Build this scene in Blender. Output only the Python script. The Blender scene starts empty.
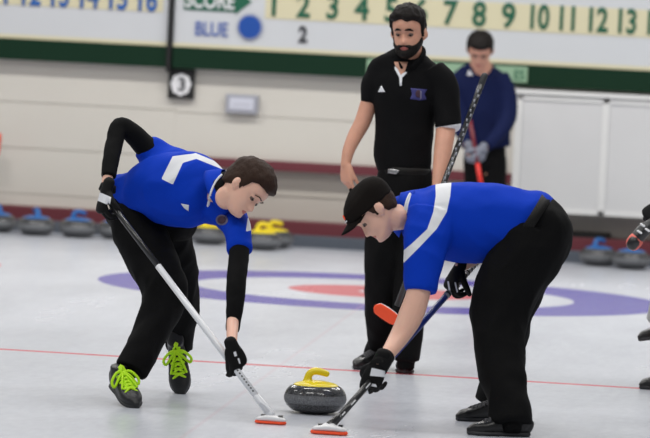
import bpy, bmesh, math, random
import numpy as np
from mathutils import Vector, Matrix, noise
from mathutils.bvhtree import BVHTree
from mathutils.geometry import tessellate_polygon
S = bpy.context.scene
C = S.collection
PI = math.pi
random.seed(4); np.random.seed(4)

# ---------------------------------------------------------------- camera
F = 4780.4; H = 1.91681
PSI, PIT, ROL = .15173983, .0480108, .04907692
def s2l(c):
    c = c / 255.0
    return c / 12.92 if c <= .04045 else ((c + .055) / 1.055) ** 2.4
def col(r, g, b): return (s2l(r), s2l(g), s2l(b), 1)
RC = (Matrix.Rotation(PSI, 3, 'Z') @ Matrix.Rotation(PI/2 - PIT, 3, 'X') @ Matrix.Rotation(ROL, 3, 'Z'))
cam = bpy.data.cameras.new('camera'); camo = bpy.data.objects.new('camera', cam); C.objects.link(camo)
camo.matrix_world = Matrix.Translation((0, 0, H)) @ RC.to_4x4()
cam.sensor_width = 36; cam.lens = F * 36 / 650; cam.clip_start = .5; cam.clip_end = 200
cam.dof.use_dof = True; cam.dof.focus_distance = 22.0; cam.dof.aperture_fstop = 4.2
S.camera = camo
# ---------------------------------------------------------------- light and exposure
w = bpy.data.worlds.new('world'); S.world = w; w.use_nodes = True
w.node_tree.nodes['Background'].inputs[0].default_value = (.93, .96, 1, 1)
w.node_tree.nodes['Background'].inputs[1].default_value = .25
def lamp(name, loc, sx, sy, power, rot=(0, 0, 0), color=(1, .98, .95)):
    l = bpy.data.lights.new(name, 'AREA'); l.shape = 'RECTANGLE'; l.size = sx; l.size_y = sy; l.energy = power; l.color = color
    o = bpy.data.objects.new(name, l); C.objects.link(o); o.location = loc; o.rotation_euler = rot
for yy in (18.0, 22.5, 27.0, 31.5):
    for xx in (-8.4, -4.6, -0.8):
        lamp('ceiling_lamp', (xx, yy, 5.2), 2.4, .35, 78 if yy < 30 else 140)
S.view_settings.view_transform = 'Standard'; S.view_settings.look = 'None'
S.view_settings.exposure = 0.0; S.view_settings.gamma = 1; S.view_settings.use_curve_mapping = False

# ---------------------------------------------------------------- placing helpers
CR, CU, CF = RC @ Vector((1, 0, 0)), RC @ Vector((0, 1, 0)), RC @ Vector((0, 0, -1))
def at(px, py, Y):
    d = RC @ Vector(((px - 325) / F, -(py - 219) / F, -1))
    return Vector((0, 0, H)) + d * (Y / d.y)
def ice_at(px, py, z=0):
    d = RC @ Vector(((px - 325) / F, -(py - 219) / F, -1))
    return Vector((0, 0, H)) + d * ((z - H) / d.z)
def V(x, y, z): return (CR * x + CF * y + CU * z)
def proj(P):
    q = RC.transposed() @ (Vector(P) - Vector((0, 0, H)))
    return 325 + F * q.x / -q.z, 219 - F * q.y / -q.z

# ---------------------------------------------------------------- materials
def mat(name, color, rough=.6, metal=0, bump=0, bscale=60, spec=.5, var=0, sheen=0, sss=0, masks=(), coat=0, stretch=None, wrinkle=0):
    m = bpy.data.materials.new(name); m.use_nodes = True; nt = m.node_tree; N = nt.nodes; L = nt.links
    b = N['Principled BSDF']; b.inputs['Base Color'].default_value = color; b.inputs['Roughness'].default_value = rough
    b.inputs['Metallic'].default_value = metal; b.inputs['Specular IOR Level'].default_value = spec
    b.inputs['Sheen Weight'].default_value = sheen; b.inputs['Coat Weight'].default_value = coat
    if sss:
        b.inputs['Subsurface Weight'].default_value = sss; b.inputs['Subsurface Radius'].default_value = (.02, .008, .004)
        b.inputs['Subsurface Scale'].default_value = .5
    tc = N.new('ShaderNodeTexCoord'); mp = N.new('ShaderNodeMapping'); L.new(tc.outputs['Object'], mp.inputs[0])
    if stretch: mp.inputs['Scale'].default_value = stretch
    out = None
    rgb = N.new('ShaderNodeRGB'); rgb.outputs[0].default_value = color; out = rgb.outputs[0]
    if var:
        n = N.new('ShaderNodeTexNoise'); n.inputs['Scale'].default_value = bscale * .35; n.inputs['Detail'].default_value = 5; L.new(mp.outputs[0], n.inputs[0])
        mr = N.new('ShaderNodeMapRange'); mr.inputs[3].default_value = 1 - var; mr.inputs[4].default_value = 1 + var; L.new(n.outputs[0], mr.inputs[0])
        mx = N.new('ShaderNodeMix'); mx.data_type = 'RGBA'; mx.blend_type = 'MULTIPLY'; mx.inputs[0].default_value = 1
        L.new(out, mx.inputs[6]); L.new(mr.outputs[0], mx.inputs[7]); out = mx.outputs[2]
    for an, c in masks:                       # printed panels: signed distance stored on the cloth
        a = N.new('ShaderNodeAttribute'); a.attribute_name = an
        mr = N.new('ShaderNodeMapRange'); mr.inputs[1].default_value = .0002; mr.inputs[2].default_value = .0022; L.new(a.outputs['Fac'], mr.inputs[0])
        mx = N.new('ShaderNodeMix'); mx.data_type = 'RGBA'; mx.inputs[7].default_value = c
        L.new(mr.outputs[0], mx.inputs[0]); L.new(out, mx.inputs[6]); out = mx.outputs[2]
    L.new(out, b.inputs['Base Color'])
    if wrinkle:
        wn = N.new('ShaderNodeTexNoise'); wn.noise_type = 'RIDGED_MULTIFRACTAL'; wn.inputs['Scale'].default_value = 5.5; wn.inputs['Detail'].default_value = 1.5; wn.inputs['Distortion'].default_value = .8
        L.new(mp.outputs[0], wn.inputs[0])
        wb = N.new('ShaderNodeBump'); wb.inputs['Strength'].default_value = 1; wb.inputs['Distance'].default_value = wrinkle; L.new(wn.outputs[0], wb.inputs['Height']); L.new(wb.outputs[0], b.inputs['Normal'])
    if bump:
        n = N.new('ShaderNodeTexNoise'); n.inputs['Scale'].default_value = bscale; n.inputs['Detail'].default_value = 4; L.new(mp.outputs[0], n.inputs[0])
        bp = N.new('ShaderNodeBump'); bp.inputs['Strength'].default_value = 1; bp.inputs['Distance'].default_value = bump
        L.new(n.outputs[0], bp.inputs['Height']); L.new(bp.outputs[0], b.inputs['Normal'])
        if wrinkle: L.new(wb.outputs[0], bp.inputs['Normal'])
    return m
WHITE = col(226, 228, 232)
M = dict(
    skin=mat('skin', col(206, 152, 128), .5, sss=.12, var=.10, bscale=60, bump=.0006, masks=(('lips', col(176, 96, 88)), ('flush', col(205, 138, 118)))),
    skin2=mat('skin_pale', col(232, 184, 162), .5, sss=.12, var=.07, bscale=60, bump=.0006, masks=(('lips', col(190, 110, 102)), ('flush', col(214, 150, 132)))),
    hair=mat('hair_dark', col(18, 13, 11), .6, spec=.2, bump=.004, bscale=120, var=.4, stretch=(1, 1, .3)),
    hair2=mat('hair_brown', col(52, 35, 26), .65, spec=.2, bump=.004, bscale=120, var=.35, stretch=(1, 1, .3)),
    blue=mat('blue_jersey', col(0, 56, 184), .8, bump=.0006, bscale=300, spec=.15, var=.06, wrinkle=.008, masks=(('white', WHITE),)),
    black=mat('black_cloth', col(9, 9, 10), .8, wrinkle=.012, bump=.0012, bscale=160, var=.15, spec=.15, masks=(('white', WHITE),)),
    polo=mat('black_polo', col(10, 10, 12), .85, wrinkle=.006, bump=.0008, bscale=260, var=.1, spec=.15, masks=(('white', WHITE),)),
    sleeve=mat('black_stretch', col(9, 9, 10), .8, bump=.0008, bscale=120, spec=.15),
    navy=mat('navy_jacket', col(14, 24, 62), .8, spec=.15, bump=.001, bscale=120, var=.1),
    grey_trousers=mat('light_trousers', col(176, 178, 176), .8, bump=.001, bscale=120),
    glove=mat('glove_black', col(9, 9, 10), .7, spec=.2, bump=.0012, bscale=200, masks=(('white', WHITE),)),
    cap=mat('cap_black', col(22, 18, 16), .85, spec=.12, bump=.0006, bscale=400, var=.12),
    belt=mat('belt_leather', col(16, 15, 14), .65, spec=.25, bump=.0005, bscale=200),
    white=mat('white_plastic', col(232, 232, 234), .35),
    cloth_white=mat('white_cloth', WHITE, .8),
    lens=mat('eye_white', col(104, 86, 78), .3),
    iris=mat('iris_dark', col(44, 30, 22), .25),
    shoe=mat('shoe_black', col(21, 22, 24), .42, bump=.0016, bscale=90, var=.3),
    sole=mat('sole_rubber', col(44, 45, 48), .55, bump=.001, bscale=120),
    shoe_leather=mat('shoe_leather', col(14, 14, 15), .34, bump=.001, bscale=90),
    lime=mat('lime_lace', col(190, 240, 10), .6, bump=.0006, bscale=400),
    lace_dark=mat('lace_dark', col(62, 62, 66), .7),
    shaft_white=mat('shaft_white', col(222, 224, 228), .3, spec=.6),
    shaft_black=mat('shaft_black', col(22, 22, 24), .3, spec=.7),
    shaft_blue=mat('shaft_blue', col(34, 52, 130), .3, spec=.6),
    shaft_grey=mat('shaft_grey', col(150, 152, 160), .35, metal=.3),
    shaft_maroon=mat('shaft_maroon', col(110, 30, 40), .4),
    orange=mat('orange_pad', col(255, 84, 40), .65, bump=.0006, bscale=300),
    pink=mat('coral_pad', col(226, 112, 100), .65),
    red=mat('red_plastic', col(214, 44, 36), .45),
    yellow=mat('yellow_handle', col(238, 214, 10), .32, spec=.6, var=.05, bscale=30),
    bluehandle=mat('blue_handle', col(12, 96, 168), .35, spec=.6),
    green=mat('dark_green_paint', col(16, 46, 30), .8, spec=.2, var=.06, bscale=12),
    numgreen=mat('numeral_green', col(8, 92, 66), .55),
    numblue=mat('numeral_blue', col(24, 92, 170), .55),
    textblue=mat('lettering_blue', col(86, 110, 176), .55),
    discblue=mat('disc_blue', col(6, 72, 158), .5),
    ringgrey=mat('disc_ring_grey', col(150, 160, 185), .5),
    numblack=mat('numeral_black', col(46, 48, 54), .6),
    board=mat('board_white', col(202, 205, 208), .45, var=.03, bscale=8),
    cream=mat('cream_strip', col(212, 205, 172), .6, var=.03, bscale=10),
    mint=mat('mint_plate', col(140, 172, 142), .6),
    blackframe=mat('black_frame', col(14, 14, 16), .5),
    wall=mat('painted_block', col(210, 206, 197), .65, var=.03, bscale=9),
    wall_low=mat('painted_lower_wall', col(186, 180, 171), .7, var=.04, bscale=9),
    maroon=mat('maroon_paint', col(104, 40, 50), .6, var=.08, bscale=10),
    carpet=mat('grey_carpet', col(86, 92, 102), .95, bump=.003, bscale=180, var=.15),
    doorpanel=mat('white_panel', col(206, 206, 206), .55, var=.04, bscale=9),
    doorframe=mat('white_frame', col(222, 222, 220), .5),
    steel=mat('brushed_steel', col(170, 172, 182), .4, metal=.4),
    steel_light=mat('pale_steel', col(206, 208, 220), .5),
    buckle=mat('buckle', col(170, 170, 172), .3, metal=.8),
    crest_blue=mat('crest_blue', col(52, 52, 112), .7), crest_dark=mat('crest_dark', col(60, 34, 52), .7), crest_pale=mat('crest_pale', col(108, 104, 134), .7),
    dark=mat('dark_slot', col(40, 38, 38), .8),
)
def granite():
    m = bpy.data.materials.new('granite'); m.use_nodes = True; nt = m.node_tree; N = nt.nodes; L = nt.links; b = N['Principled BSDF']
    tc = N.new('ShaderNodeTexCoord'); v = N.new('ShaderNodeTexNoise'); v.inputs['Scale'].default_value = 170; v.inputs['Detail'].default_value = 3
    L.new(tc.outputs['Object'], v.inputs[0])
    cr = N.new('ShaderNodeValToRGB'); e = cr.color_ramp.elements; e[0].position = .38; e[0].color = col(40, 41, 43); e[1].position = .72; e[1].color = col(98, 99, 101)
    L.new(v.outputs[0], cr.inputs[0])
    sx = N.new('ShaderNodeSeparateXYZ'); L.new(tc.outputs['Object'], sx.inputs[0])
    c2 = N.new('ShaderNodeValToRGB'); c2.color_ramp.interpolation = 'LINEAR'
    el = c2.color_ramp.elements; el[0].position = .044; el[0].color = (0, 0, 0, 1); el[1].position = .090; el[1].color = (0, 0, 0, 1)
    x = el.new(.052); x.color = (1, 1, 1, 1); x = el.new(.082); x.color = (1, 1, 1, 1)
    L.new(sx.outputs[2], c2.inputs[0])
    mx = N.new('ShaderNodeMix'); mx.data_type = 'RGBA'; L.new(c2.outputs[0], mx.inputs[0]); L.new(cr.outputs[0], mx.inputs[6])
    c3 = N.new('ShaderNodeValToRGB'); e = c3.color_ramp.elements; e[0].position = .35; e[0].color = col(88, 90, 93); e[1].position = .72; e[1].color = col(134, 136, 139)
    L.new(v.outputs[0], c3.inputs[0]); L.new(c3.outputs[0], mx.inputs[7]); L.new(mx.outputs[2], b.inputs['Base Color'])
    mr = N.new('ShaderNodeMapRange'); mr.inputs[3].default_value = .16; mr.inputs[4].default_value = .6; L.new(c2.outputs[0], mr.inputs[0]); L.new(mr.outputs[0], b.inputs['Roughness'])
    return m
M['granite'] = granite()

TEE = (-4.2225, 30.239); HOG = 23.84
def ice_mat():
    m = bpy.data.materials.new('ice_sheet'); m.use_nodes = True; nt = m.node_tree; N = nt.nodes; L = nt.links; b = N['Principled BSDF']
    tc = N.new('ShaderNodeTexCoord'); sx = N.new('ShaderNodeSeparateXYZ'); L.new(tc.outputs['Object'], sx.inputs[0])
    def m_(op, a, b_=None, c=None):
        n = N.new('ShaderNodeMath'); n.operation = op
        for i, v in enumerate((a, b_, c)):
            if v is None: continue
            if isinstance(v, (int, float)): n.inputs[i].default_value = v
            else: L.new(v, n.inputs[i])
        return n.outputs[0]
    def dist(cx, cy):
        dx = m_('SUBTRACT', sx.outputs[0], cx); dy = m_('SUBTRACT', sx.outputs[1], cy)
        return m_('SQRT', m_('ADD', m_('MULTIPLY', dx, dx), m_('MULTIPLY', dy, dy)))
    def band(d, lo, hi, soft=.006):
        a = N.new('ShaderNodeMapRange'); a.inputs[1].default_value = lo - soft; a.inputs[2].default_value = lo + soft; L.new(d, a.inputs[0])
        c = N.new('ShaderNodeMapRange'); c.inputs[1].default_value = hi - soft; c.inputs[2].default_value = hi + soft; c.inputs[3].default_value = 1; c.inputs[4].default_value = 0; L.new(d, c.inputs[0])
        return m_('MULTIPLY', a.outputs[0], c.outputs[0])
    n1 = N.new('ShaderNodeTexNoise'); n1.inputs['Scale'].default_value = 1.1; n1.inputs['Detail'].default_value = 6; n1.inputs['Roughness'].default_value = .6
    mp = N.new('ShaderNodeMapping'); mp.inputs['Scale'].default_value = (1, .32, 1); L.new(tc.outputs['Object'], mp.inputs[0]); L.new(mp.outputs[0], n1.inputs[0])
    n2 = N.new('ShaderNodeTexNoise'); n2.inputs['Scale'].default_value = 26; n2.inputs['Detail'].default_value = 4
    mp2 = N.new('ShaderNodeMapping'); mp2.inputs['Scale'].default_value = (1, .35, 1); L.new(tc.outputs['Object'], mp2.inputs[0]); L.new(mp2.outputs[0], n2.inputs[0])
    cr = N.new('ShaderNodeValToRGB'); e = cr.color_ramp.elements; e[0].position = .3; e[0].color = col(190, 194, 203); e[1].position = .7; e[1].color = col(212, 215, 223)
    mixn = m_('ADD', m_('MULTIPLY', n1.outputs[0], .65), m_('MULTIPLY', n2.outputs[0], .35)); L.new(mixn, cr.inputs[0])
    out = cr.outputs[0]
    def over(out, mask, c, k=1.0):
        mx = N.new('ShaderNodeMix'); mx.data_type = 'RGBA'; L.new(m_('MULTIPLY', mask, k), mx.inputs[0]); L.new(out, mx.inputs[6]); mx.inputs[7].default_value = c; return mx.outputs[2]
    d = dist(*TEE)
    out = over(out, band(d, 1.219, 1.829), col(88, 78, 166), .95)
    out = over(out, band(d, .16, .61), col(202, 88, 96), .9)
    d2 = dist(-8.62, 30.3); out = over(out, band(d2, 1.2, 1.83), col(214, 90, 84), .9)
    d3 = dist(TEE[0] + 5.1, TEE[1]); out = over(out, band(d3, 1.219, 1.829), col(88, 78, 166), .95)
    out = over(out, band(sx.outputs[1], HOG - .045, HOG + .045), col(206, 84, 96), .95)
    ux, uy = -.0625, .998                       # faint long line running up to the button
    q = m_('ADD', m_('MULTIPLY', m_('SUBTRACT', sx.outputs[0], -3.65), uy), m_('MULTIPLY', m_('SUBTRACT', sx.outputs[1], 20.74), -ux))
    out = over(out, band(q, -.010, .010, .008), col(206, 160, 168), .22)
    L.new(out, b.inputs['Base Color'])
    mr = N.new('ShaderNodeMapRange'); mr.inputs[3].default_value = .16; mr.inputs[4].default_value = .34; L.new(n1.outputs[0], mr.inputs[0]); L.new(mr.outputs[0], b.inputs['Roughness'])
    b.inputs['IOR'].default_value = 1.31
    n3 = N.new('ShaderNodeTexNoise'); n3.inputs['Scale'].default_value = 55; n3.inputs['Detail'].default_value = 2; L.new(tc.outputs['Object'], n3.inputs[0])
    bp = N.new('ShaderNodeBump'); bp.inputs['Distance'].default_value = .0010; L.new(n3.outputs[0], bp.inputs['Height']); L.new(bp.outputs[0], b.inputs['Normal'])
    return m

# ---------------------------------------------------------------- mesh helpers
def link(name, me, m, parent=None):
    o = bpy.data.objects.new(name, me); C.objects.link(o)
    if m is not None:
        me.materials.clear(); me.materials.append(m)
    if parent is not None: o.parent = parent; o.matrix_parent_inverse = Matrix.Translation(-parent.location) if parent.parent is None else Matrix()
    return o
def mesh(name, vf, m, parent=None, smooth=True):
    me = bpy.data.meshes.new(name); v, f = vf; me.from_pydata([tuple(x) for x in v], [], f); me.update()
    bm = bmesh.new(); bm.from_mesh(me); bmesh.ops.recalc_face_normals(bm, faces=bm.faces); bm.to_mesh(me); bm.free()
    me.polygons.foreach_set('use_smooth', [smooth] * len(me.polygons))
    return link(name, me, m, parent)
def join(parts):
    V_, F_ = [], []
    for v, f in parts:
        o = len(V_); V_ += [Vector(x) for x in v]; F_ += [[i + o for i in g] for g in f]
    return V_, F_
def box(x0, x1, y0, y1, z0, z1, bev=0):
    bm = bmesh.new(); bmesh.ops.create_cube(bm, size=1)
    for v in bm.verts: v.co = Vector(((x0 + x1) / 2 + v.co.x * (x1 - x0), (y0 + y1) / 2 + v.co.y * (y1 - y0), (z0 + z1) / 2 + v.co.z * (z1 - z0)))
    if bev: bmesh.ops.bevel(bm, geom=list(bm.edges), offset=bev, segments=2, affect='EDGES', profile=.7)
    bm.verts.index_update(); r = ([v.co.copy() for v in bm.verts], [[v.index for v in f.verts] for f in bm.faces]); bm.free(); return r
def catmull(P, sub):
    P = np.array(P, float); n = len(P)
    if n < 3 or sub <= 1:
        if n == 2 and sub > 1:
            t = np.linspace(0, 1, sub + 1)[:, None]; return P[0] * (1 - t) + P[1] * t
        return P
    out = []
    for i in range(n - 1):
        p0 = P[i - 1] if i > 0 else 2 * P[0] - P[1]; p1 = P[i]; p2 = P[i + 1]; p3 = P[i + 2] if i + 2 < n else 2 * P[-1] - P[-2]
        for k in range(sub):
            t = k / sub; out.append(.5 * ((2 * p1) + (-p0 + p2) * t + (2 * p0 - 5 * p1 + 4 * p2 - p3) * t * t + (-p0 + 3 * p1 - 3 * p2 + p3) * t ** 3))
    out.append(P[-1]); return np.array(out)
def tube(pts, ra, rb=None, hint=None, sub=5, seg=20, cap='round', power=2.0):
    """closed tapered tube; ra is the half width across (along hint), rb the other half width"""
    rb = rb if rb is not None else ra
    n = len(pts)
    ra = [ra] * n if isinstance(ra, (int, float)) else ra; rb = [rb] * n if isinstance(rb, (int, float)) else rb
    Q = catmull([list(p) + [a, b] for p, a, b in zip(pts, ra, rb)], sub)
    P = [Vector(q[:3]) for q in Q]; A = [max(q[3], .0005) for q in Q]; B = [max(q[4], .0005) for q in Q]
    T = []
    for i in range(len(P)):
        t = P[min(i + 1, len(P) - 1)] - P[max(i - 1, 0)]; T.append(t.normalized())
    if cap == 'round':
        def capn(i, s):
            r = []
            for k in (1, 2, 3, 4):
                an = k / 4 * PI / 2 * .97; e = min(A[i], B[i])
                r.append((P[i] + T[i] * s * e * math.sin(an), max(A[i] * math.cos(an), .0004), max(B[i] * math.cos(an), .0004), T[i]))
            return r
        ring = capn(0, -1)[::-1] + list(zip(P, A, B, T)) + capn(len(P) - 1, 1)
    else: ring = list(zip(P, A, B, T))
    vs, fs = [], []; pa = None
    for p, a, b, t in ring:
        if hint is not None:
            h = hint(p, t) if callable(hint) else hint
            x = h - t * h.dot(t)
            if x.length < 1e-4: x = pa or t.orthogonal()
        else:
            x = (pa - t * pa.dot(t)) if pa else t.orthogonal()
        x.normalize(); pa = x.copy(); y = t.cross(x)
        for k in range(seg):
            an = 2 * PI * k / seg; c, s = math.cos(an), math.sin(an)
            if power != 2: c, s = math.copysign(abs(c) ** (2 / power), c), math.copysign(abs(s) ** (2 / power), s)
            vs.append(p + x * a * c + y * b * s)
    nr = len(ring)
    for i in range(nr - 1):
        for k in range(seg):
            fs.append([i * seg + k, i * seg + (k + 1) % seg, (i + 1) * seg + (k + 1) % seg, (i + 1) * seg + k])
    fs.append(list(range(seg))[::-1]); fs.append([(nr - 1) * seg + k for k in range(seg)])
    return vs, fs
def ptube(rows, Y, **kw):
    """rows (px, py, dY, half width across in pixels, half depth in pixels): a limb seen from the photograph's side"""
    P, A, B = [], [], []
    for px, py, dy, a, b in rows:
        p = at(px, py, Y + dy); k = (p - Vector((0, 0, H))).length / F
        P.append(p); A.append(a * k); B.append(b * k)
    return tube(P, A, B, hint=lambda p, t: t.cross(CF), **kw)
def ball(c, r, seg=16, sc=(1, 1, 1), rot=None):
    bm = bmesh.new(); bmesh.ops.create_uvsphere(bm, u_segments=seg, v_segments=seg // 2 + 2, radius=1)
    for v in bm.verts:
        q = Vector((v.co.x * r * sc[0], v.co.y * r * sc[1], v.co.z * r * sc[2]))
        if rot is not None: q = rot @ q
        v.co = q + Vector(c)
    bm.verts.index_update(); res = ([v.co.copy() for v in bm.verts], [[v.index for v in f.verts] for f in bm.faces]); bm.free(); return res
def fuse(name, parts, voxel, m, parent, smooth=3, fold=None, dec=0):
    v, f = join(parts); me = bpy.data.meshes.new('tmp'); me.from_pydata([tuple(x) for x in v], [], f); me.update()
    bm = bmesh.new(); bm.from_mesh(me); bmesh.ops.recalc_face_normals(bm, faces=bm.faces); bm.to_mesh(me); bm.free()
    o = bpy.data.objects.new('tmp', me); C.objects.link(o)
    r = o.modifiers.new('r', 'REMESH'); r.mode = 'VOXEL'; r.voxel_size = voxel; r.use_smooth_shade = True
    if smooth: s = o.modifiers.new('s', 'SMOOTH'); s.factor = .5; s.iterations = smooth
    dg = bpy.context.evaluated_depsgraph_get(); dg.update()
    res = bpy.data.meshes.new_from_object(o.evaluated_get(dg)); bpy.data.objects.remove(o); bpy.data.meshes.remove(me)
    if fold:
        N_ = [x.normal.copy() for x in res.vertices]
        for x, nn in zip(res.vertices, N_): x.co += nn * fold(x.co, nn)
    res.name = name; res.polygons.foreach_set('use_smooth', [True] * len(res.polygons)); res.update()
    return link(name, res, m, parent)
def attr(o, name, fn):
    a = o.data.attributes.new(name, 'FLOAT', 'POINT')
    a.data.foreach_set('value', [fn(v.co) for v in o.data.vertices])
def poly_sd(poly, x, y):
    """signed distance to a polygon, positive inside"""
    d = 1e9; ins = False; n = len(poly)
    for i in range(n):
        ax, ay = poly[i]; bx, by = poly[(i + 1) % n]
        ex, ey = bx - ax, by - ay; wx, wy = x - ax, y - ay; t = max(0, min(1, (wx * ex + wy * ey) / (ex * ex + ey * ey)))
        d = min(d, math.hypot(wx - ex * t, wy - ey * t))
        if (ay > y) != (by > y) and x < (bx - ax) * (y - ay) / (by - ay) + ax: ins = not ins
    return d if ins else -d
def folds(amp, dirv, freq=9, along=2.2, seed=0, base=0):
    d = Vector(dirv).normalized(); x = d.orthogonal().normalized(); y = d.cross(x)
    def f(p, n):
        q = Vector((p.dot(x) * freq, p.dot(y) * freq, p.dot(d) * along + seed))
        a = noise.noise(q); b = noise.noise(q * 2.1 + Vector((5, 3, 1)))
        return amp * ((1 - abs(a) * 2.2) * .7 + b * .35) + base
    return f

def thing(name, label, cat, loc, group=None):
    o = bpy.data.objects.new(name, None); C.objects.link(o); o.location = loc; o.empty_display_size = .1
    o['label'] = label; o['category'] = cat
    if group: o['group'] = group
    bpy.context.view_layer.update(); return o
def tag(o, label, cat, group=None):
    o['label'] = label; o['category'] = cat
    if group: o['group'] = group
    return o
def struct(name, vf, m, smooth=False):
    o = mesh(name, vf, m, None, smooth); o['kind'] = 'structure'; return o
def decal(name, poly, target, m, parent, lift=.0015, rings=3):
    """cloth patch: the outline is laid on the garment's own surface"""
    bv = BVHTree.FromPolygons([target.data.vertices[i].co.copy() + Vector(target_off(target)) for i in range(len(target.data.vertices))], [list(p.vertices) for p in target.data.polygons])
    cx = sum(p[0] for p in poly) / len(poly); cy = sum(p[1] for p in poly) / len(poly)
    P2 = []
    for a, b in zip(poly, poly[1:] + poly[:1]):
        for k in range(3): P2.append((a[0] + (b[0] - a[0]) * k / 3, a[1] + (b[1] - a[1]) * k / 3))
    vs, fs = [], []; n = len(P2)
    def hit(x, y):
        d = (RC @ Vector(((x - 325) / F, -(y - 219) / F, -1))).normalized(); r = bv.ray_cast(Vector((0, 0, H)), d)
        return (r[0] + r[1] * lift) if r[0] is not None else None
    c0 = hit(cx, cy)
    if c0 is None: return None
    for k in range(1, rings + 1):
        for x, y in P2:
            h = hit(cx + (x - cx) * k / rings, cy + (y - cy) * k / rings); vs.append(h if h is not None else (vs[-1] if vs else c0))
    vs.append(c0); ci = len(vs) - 1
    for i in range(n):
        fs.append([ci, i, (i + 1) % n])
        for k in range(rings - 1): fs.append([k * n + i, k * n + (i + 1) % n, (k + 1) * n + (i + 1) % n, (k + 1) * n + i])
    o = mesh(name, (vs, fs), m, None)
    o.parent = target; o.matrix_parent_inverse = Matrix()
    s = o.modifiers.new('s', 'SOLIDIFY'); s.thickness = .001; s.offset = 1
    return o
def target_off(t): return (0, 0, 0)
def collar_ring(name, c, axis, front, rx, ry, h, m, parent, dip=.03, th=.006, flare=.012, taper=.16, cut=.35):
    ax = Vector(axis).normalized(); f = Vector(front); f = (f - ax * f.dot(ax)).normalized(); x = f.cross(ax)
    vs, fs = [], []; n = 60; prof = [(0, 0), (.25, .3), (.0, 1.0), (-.3, 1.05), (-.45, .9), (-.4, 0)]
    for t in range(n):
        a = 2 * PI * t / n; fr = max(0, math.cos(a)) ** 2
        for o_, hh in prof:
            rr = 1 + (flare * (1 - hh) + th * o_) / rx - taper * hh
            vs.append(c + (f * ry * math.cos(a) + x * rx * math.sin(a)) * rr + ax * (h * hh * (1 - cut * fr) - dip * fr))
    k = len(prof)
    for t in range(n):
        for j in range(k): fs.append([t * k + j, ((t + 1) % n) * k + j, ((t + 1) % n) * k + (j + 1) % k, t * k + (j + 1) % k])
    return mesh(name, (vs, fs), m, parent)
def piping(name, pts, objs, r_, m, parent):
    """thin cord sewn onto the surface of the garment"""
    bvs = [BVHTree.FromPolygons([v.co.copy() for v in o.data.vertices], [list(p.vertices) for p in o.data.polygons]) for o in objs]; P = []
    for x, y in catmull(pts, 4):
        d = (RC @ Vector(((x - 325) / F, -(y - 219) / F, -1))).normalized()
        hs_ = [h[0] + h[1] * .001 for h in (b.ray_cast(Vector((0, 0, H)), d) for b in bvs) if h[0] is not None]
        if hs_: P.append(min(hs_, key=lambda q: q.y))
    if len(P) > 2: mesh(name, tube(P, r_, sub=1, seg=8), m, parent)
def sub(o, parent):
    """attach a world-space mesh below a part whose own root is an Empty without rotation"""
    root = parent
    while root.parent: root = root.parent
    o.parent = parent; o.matrix_parent_inverse = Matrix(); return o

# ---------------------------------------------------------------- anatomy
HZ = [-.115, -.108, -.098, -.088, -.078, -.066, -.052, -.038, -.020, 0, .022, .045, .068, .088, .102, .111, .115]
HF = [.052, .076, .087, .088, .083, .086, .085, .083, .080, .080, .092, .094, .084, .063, .038, .015, .001]
HB = [.030, .020, .000, -.012, -.030, -.056, -.072, -.084, -.093, -.099, -.103, -.100, -.090, -.068, -.040, -.016, -.002]
HW = [.012, .028, .040, .049, .056, .062, .066, .069, .072, .075, .077, .076, .069, .054, .034, .015, .001]
def head_surf(nz=64, na=72):
    zs = [HZ[0] + (HZ[-1] - HZ[0]) * (.5 - .5 * math.cos(PI * i / nz)) for i in range(nz + 1)]
    g = lambda a, e, s: math.exp(-((a - e) / s) ** 2)
    vs = []
    for z in zs:
        yf, yb, ww = np.interp(z, HZ, HF), np.interp(z, HZ, HB), np.interp(z, HZ, HW)
        ym = (yf + yb) / 2
        for k in range(na):
            a = 2 * PI * k / na; c, s = math.cos(a), math.sin(a)
            e = 2.25 if z > -.06 else 2.0
            x = ww * math.copysign(abs(s) ** (2 / e), s)
            y = ym + (yf - yb) / 2 * math.copysign(abs(c) ** (2 / e), c)
            if c > 0:
                y += -.013 * (g(abs(x), .032, .016) * g(z, -.002, .013)) + .003 * g(abs(x), .03, .02) * g(z, .022, .01)
                nw = np.interp(z, [-.05, -.035, 0, .01], [.016, .015, .009, .012])
                nh = np.interp(z, [-.056, -.05, -.042, -.02, 0, .016], [0, .013, .026, .015, .006, 0])
                y += nh * math.exp(-(x / nw) ** 2)
                y += (.0045 * g(z, -.0635, .0045) + .0045 * g(z, -.0755, .005) - .003 * g(z, -.0695, .0025)) * g(x, 0, .024)
                y += .005 * g(z, -.100, .010) * g(x, 0, .022) + .003 * g(abs(x), .046, .018) * g(z, -.03, .018)
            vs.append(Vector((x, y, z)))
    fs = []
    for i in range(nz):
        for k in range(na): fs.append([i * na + k, i * na + (k + 1) % na, (i + 1) * na + (k + 1) % na, (i + 1) * na + k])
    fs.append(list(range(na))); fs.append([nz * na + k for k in range(na)])
    return vs, fs, na, nz
HEAD = head_surf()
def frame(fwd, up):
    f = Vector(fwd).normalized(); u = Vector(up); u = (u - f * u.dot(f)).normalized(); x = f.cross(u)
    m = Matrix((x, f, u)).transposed(); return m           # columns: right, forward, up
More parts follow.
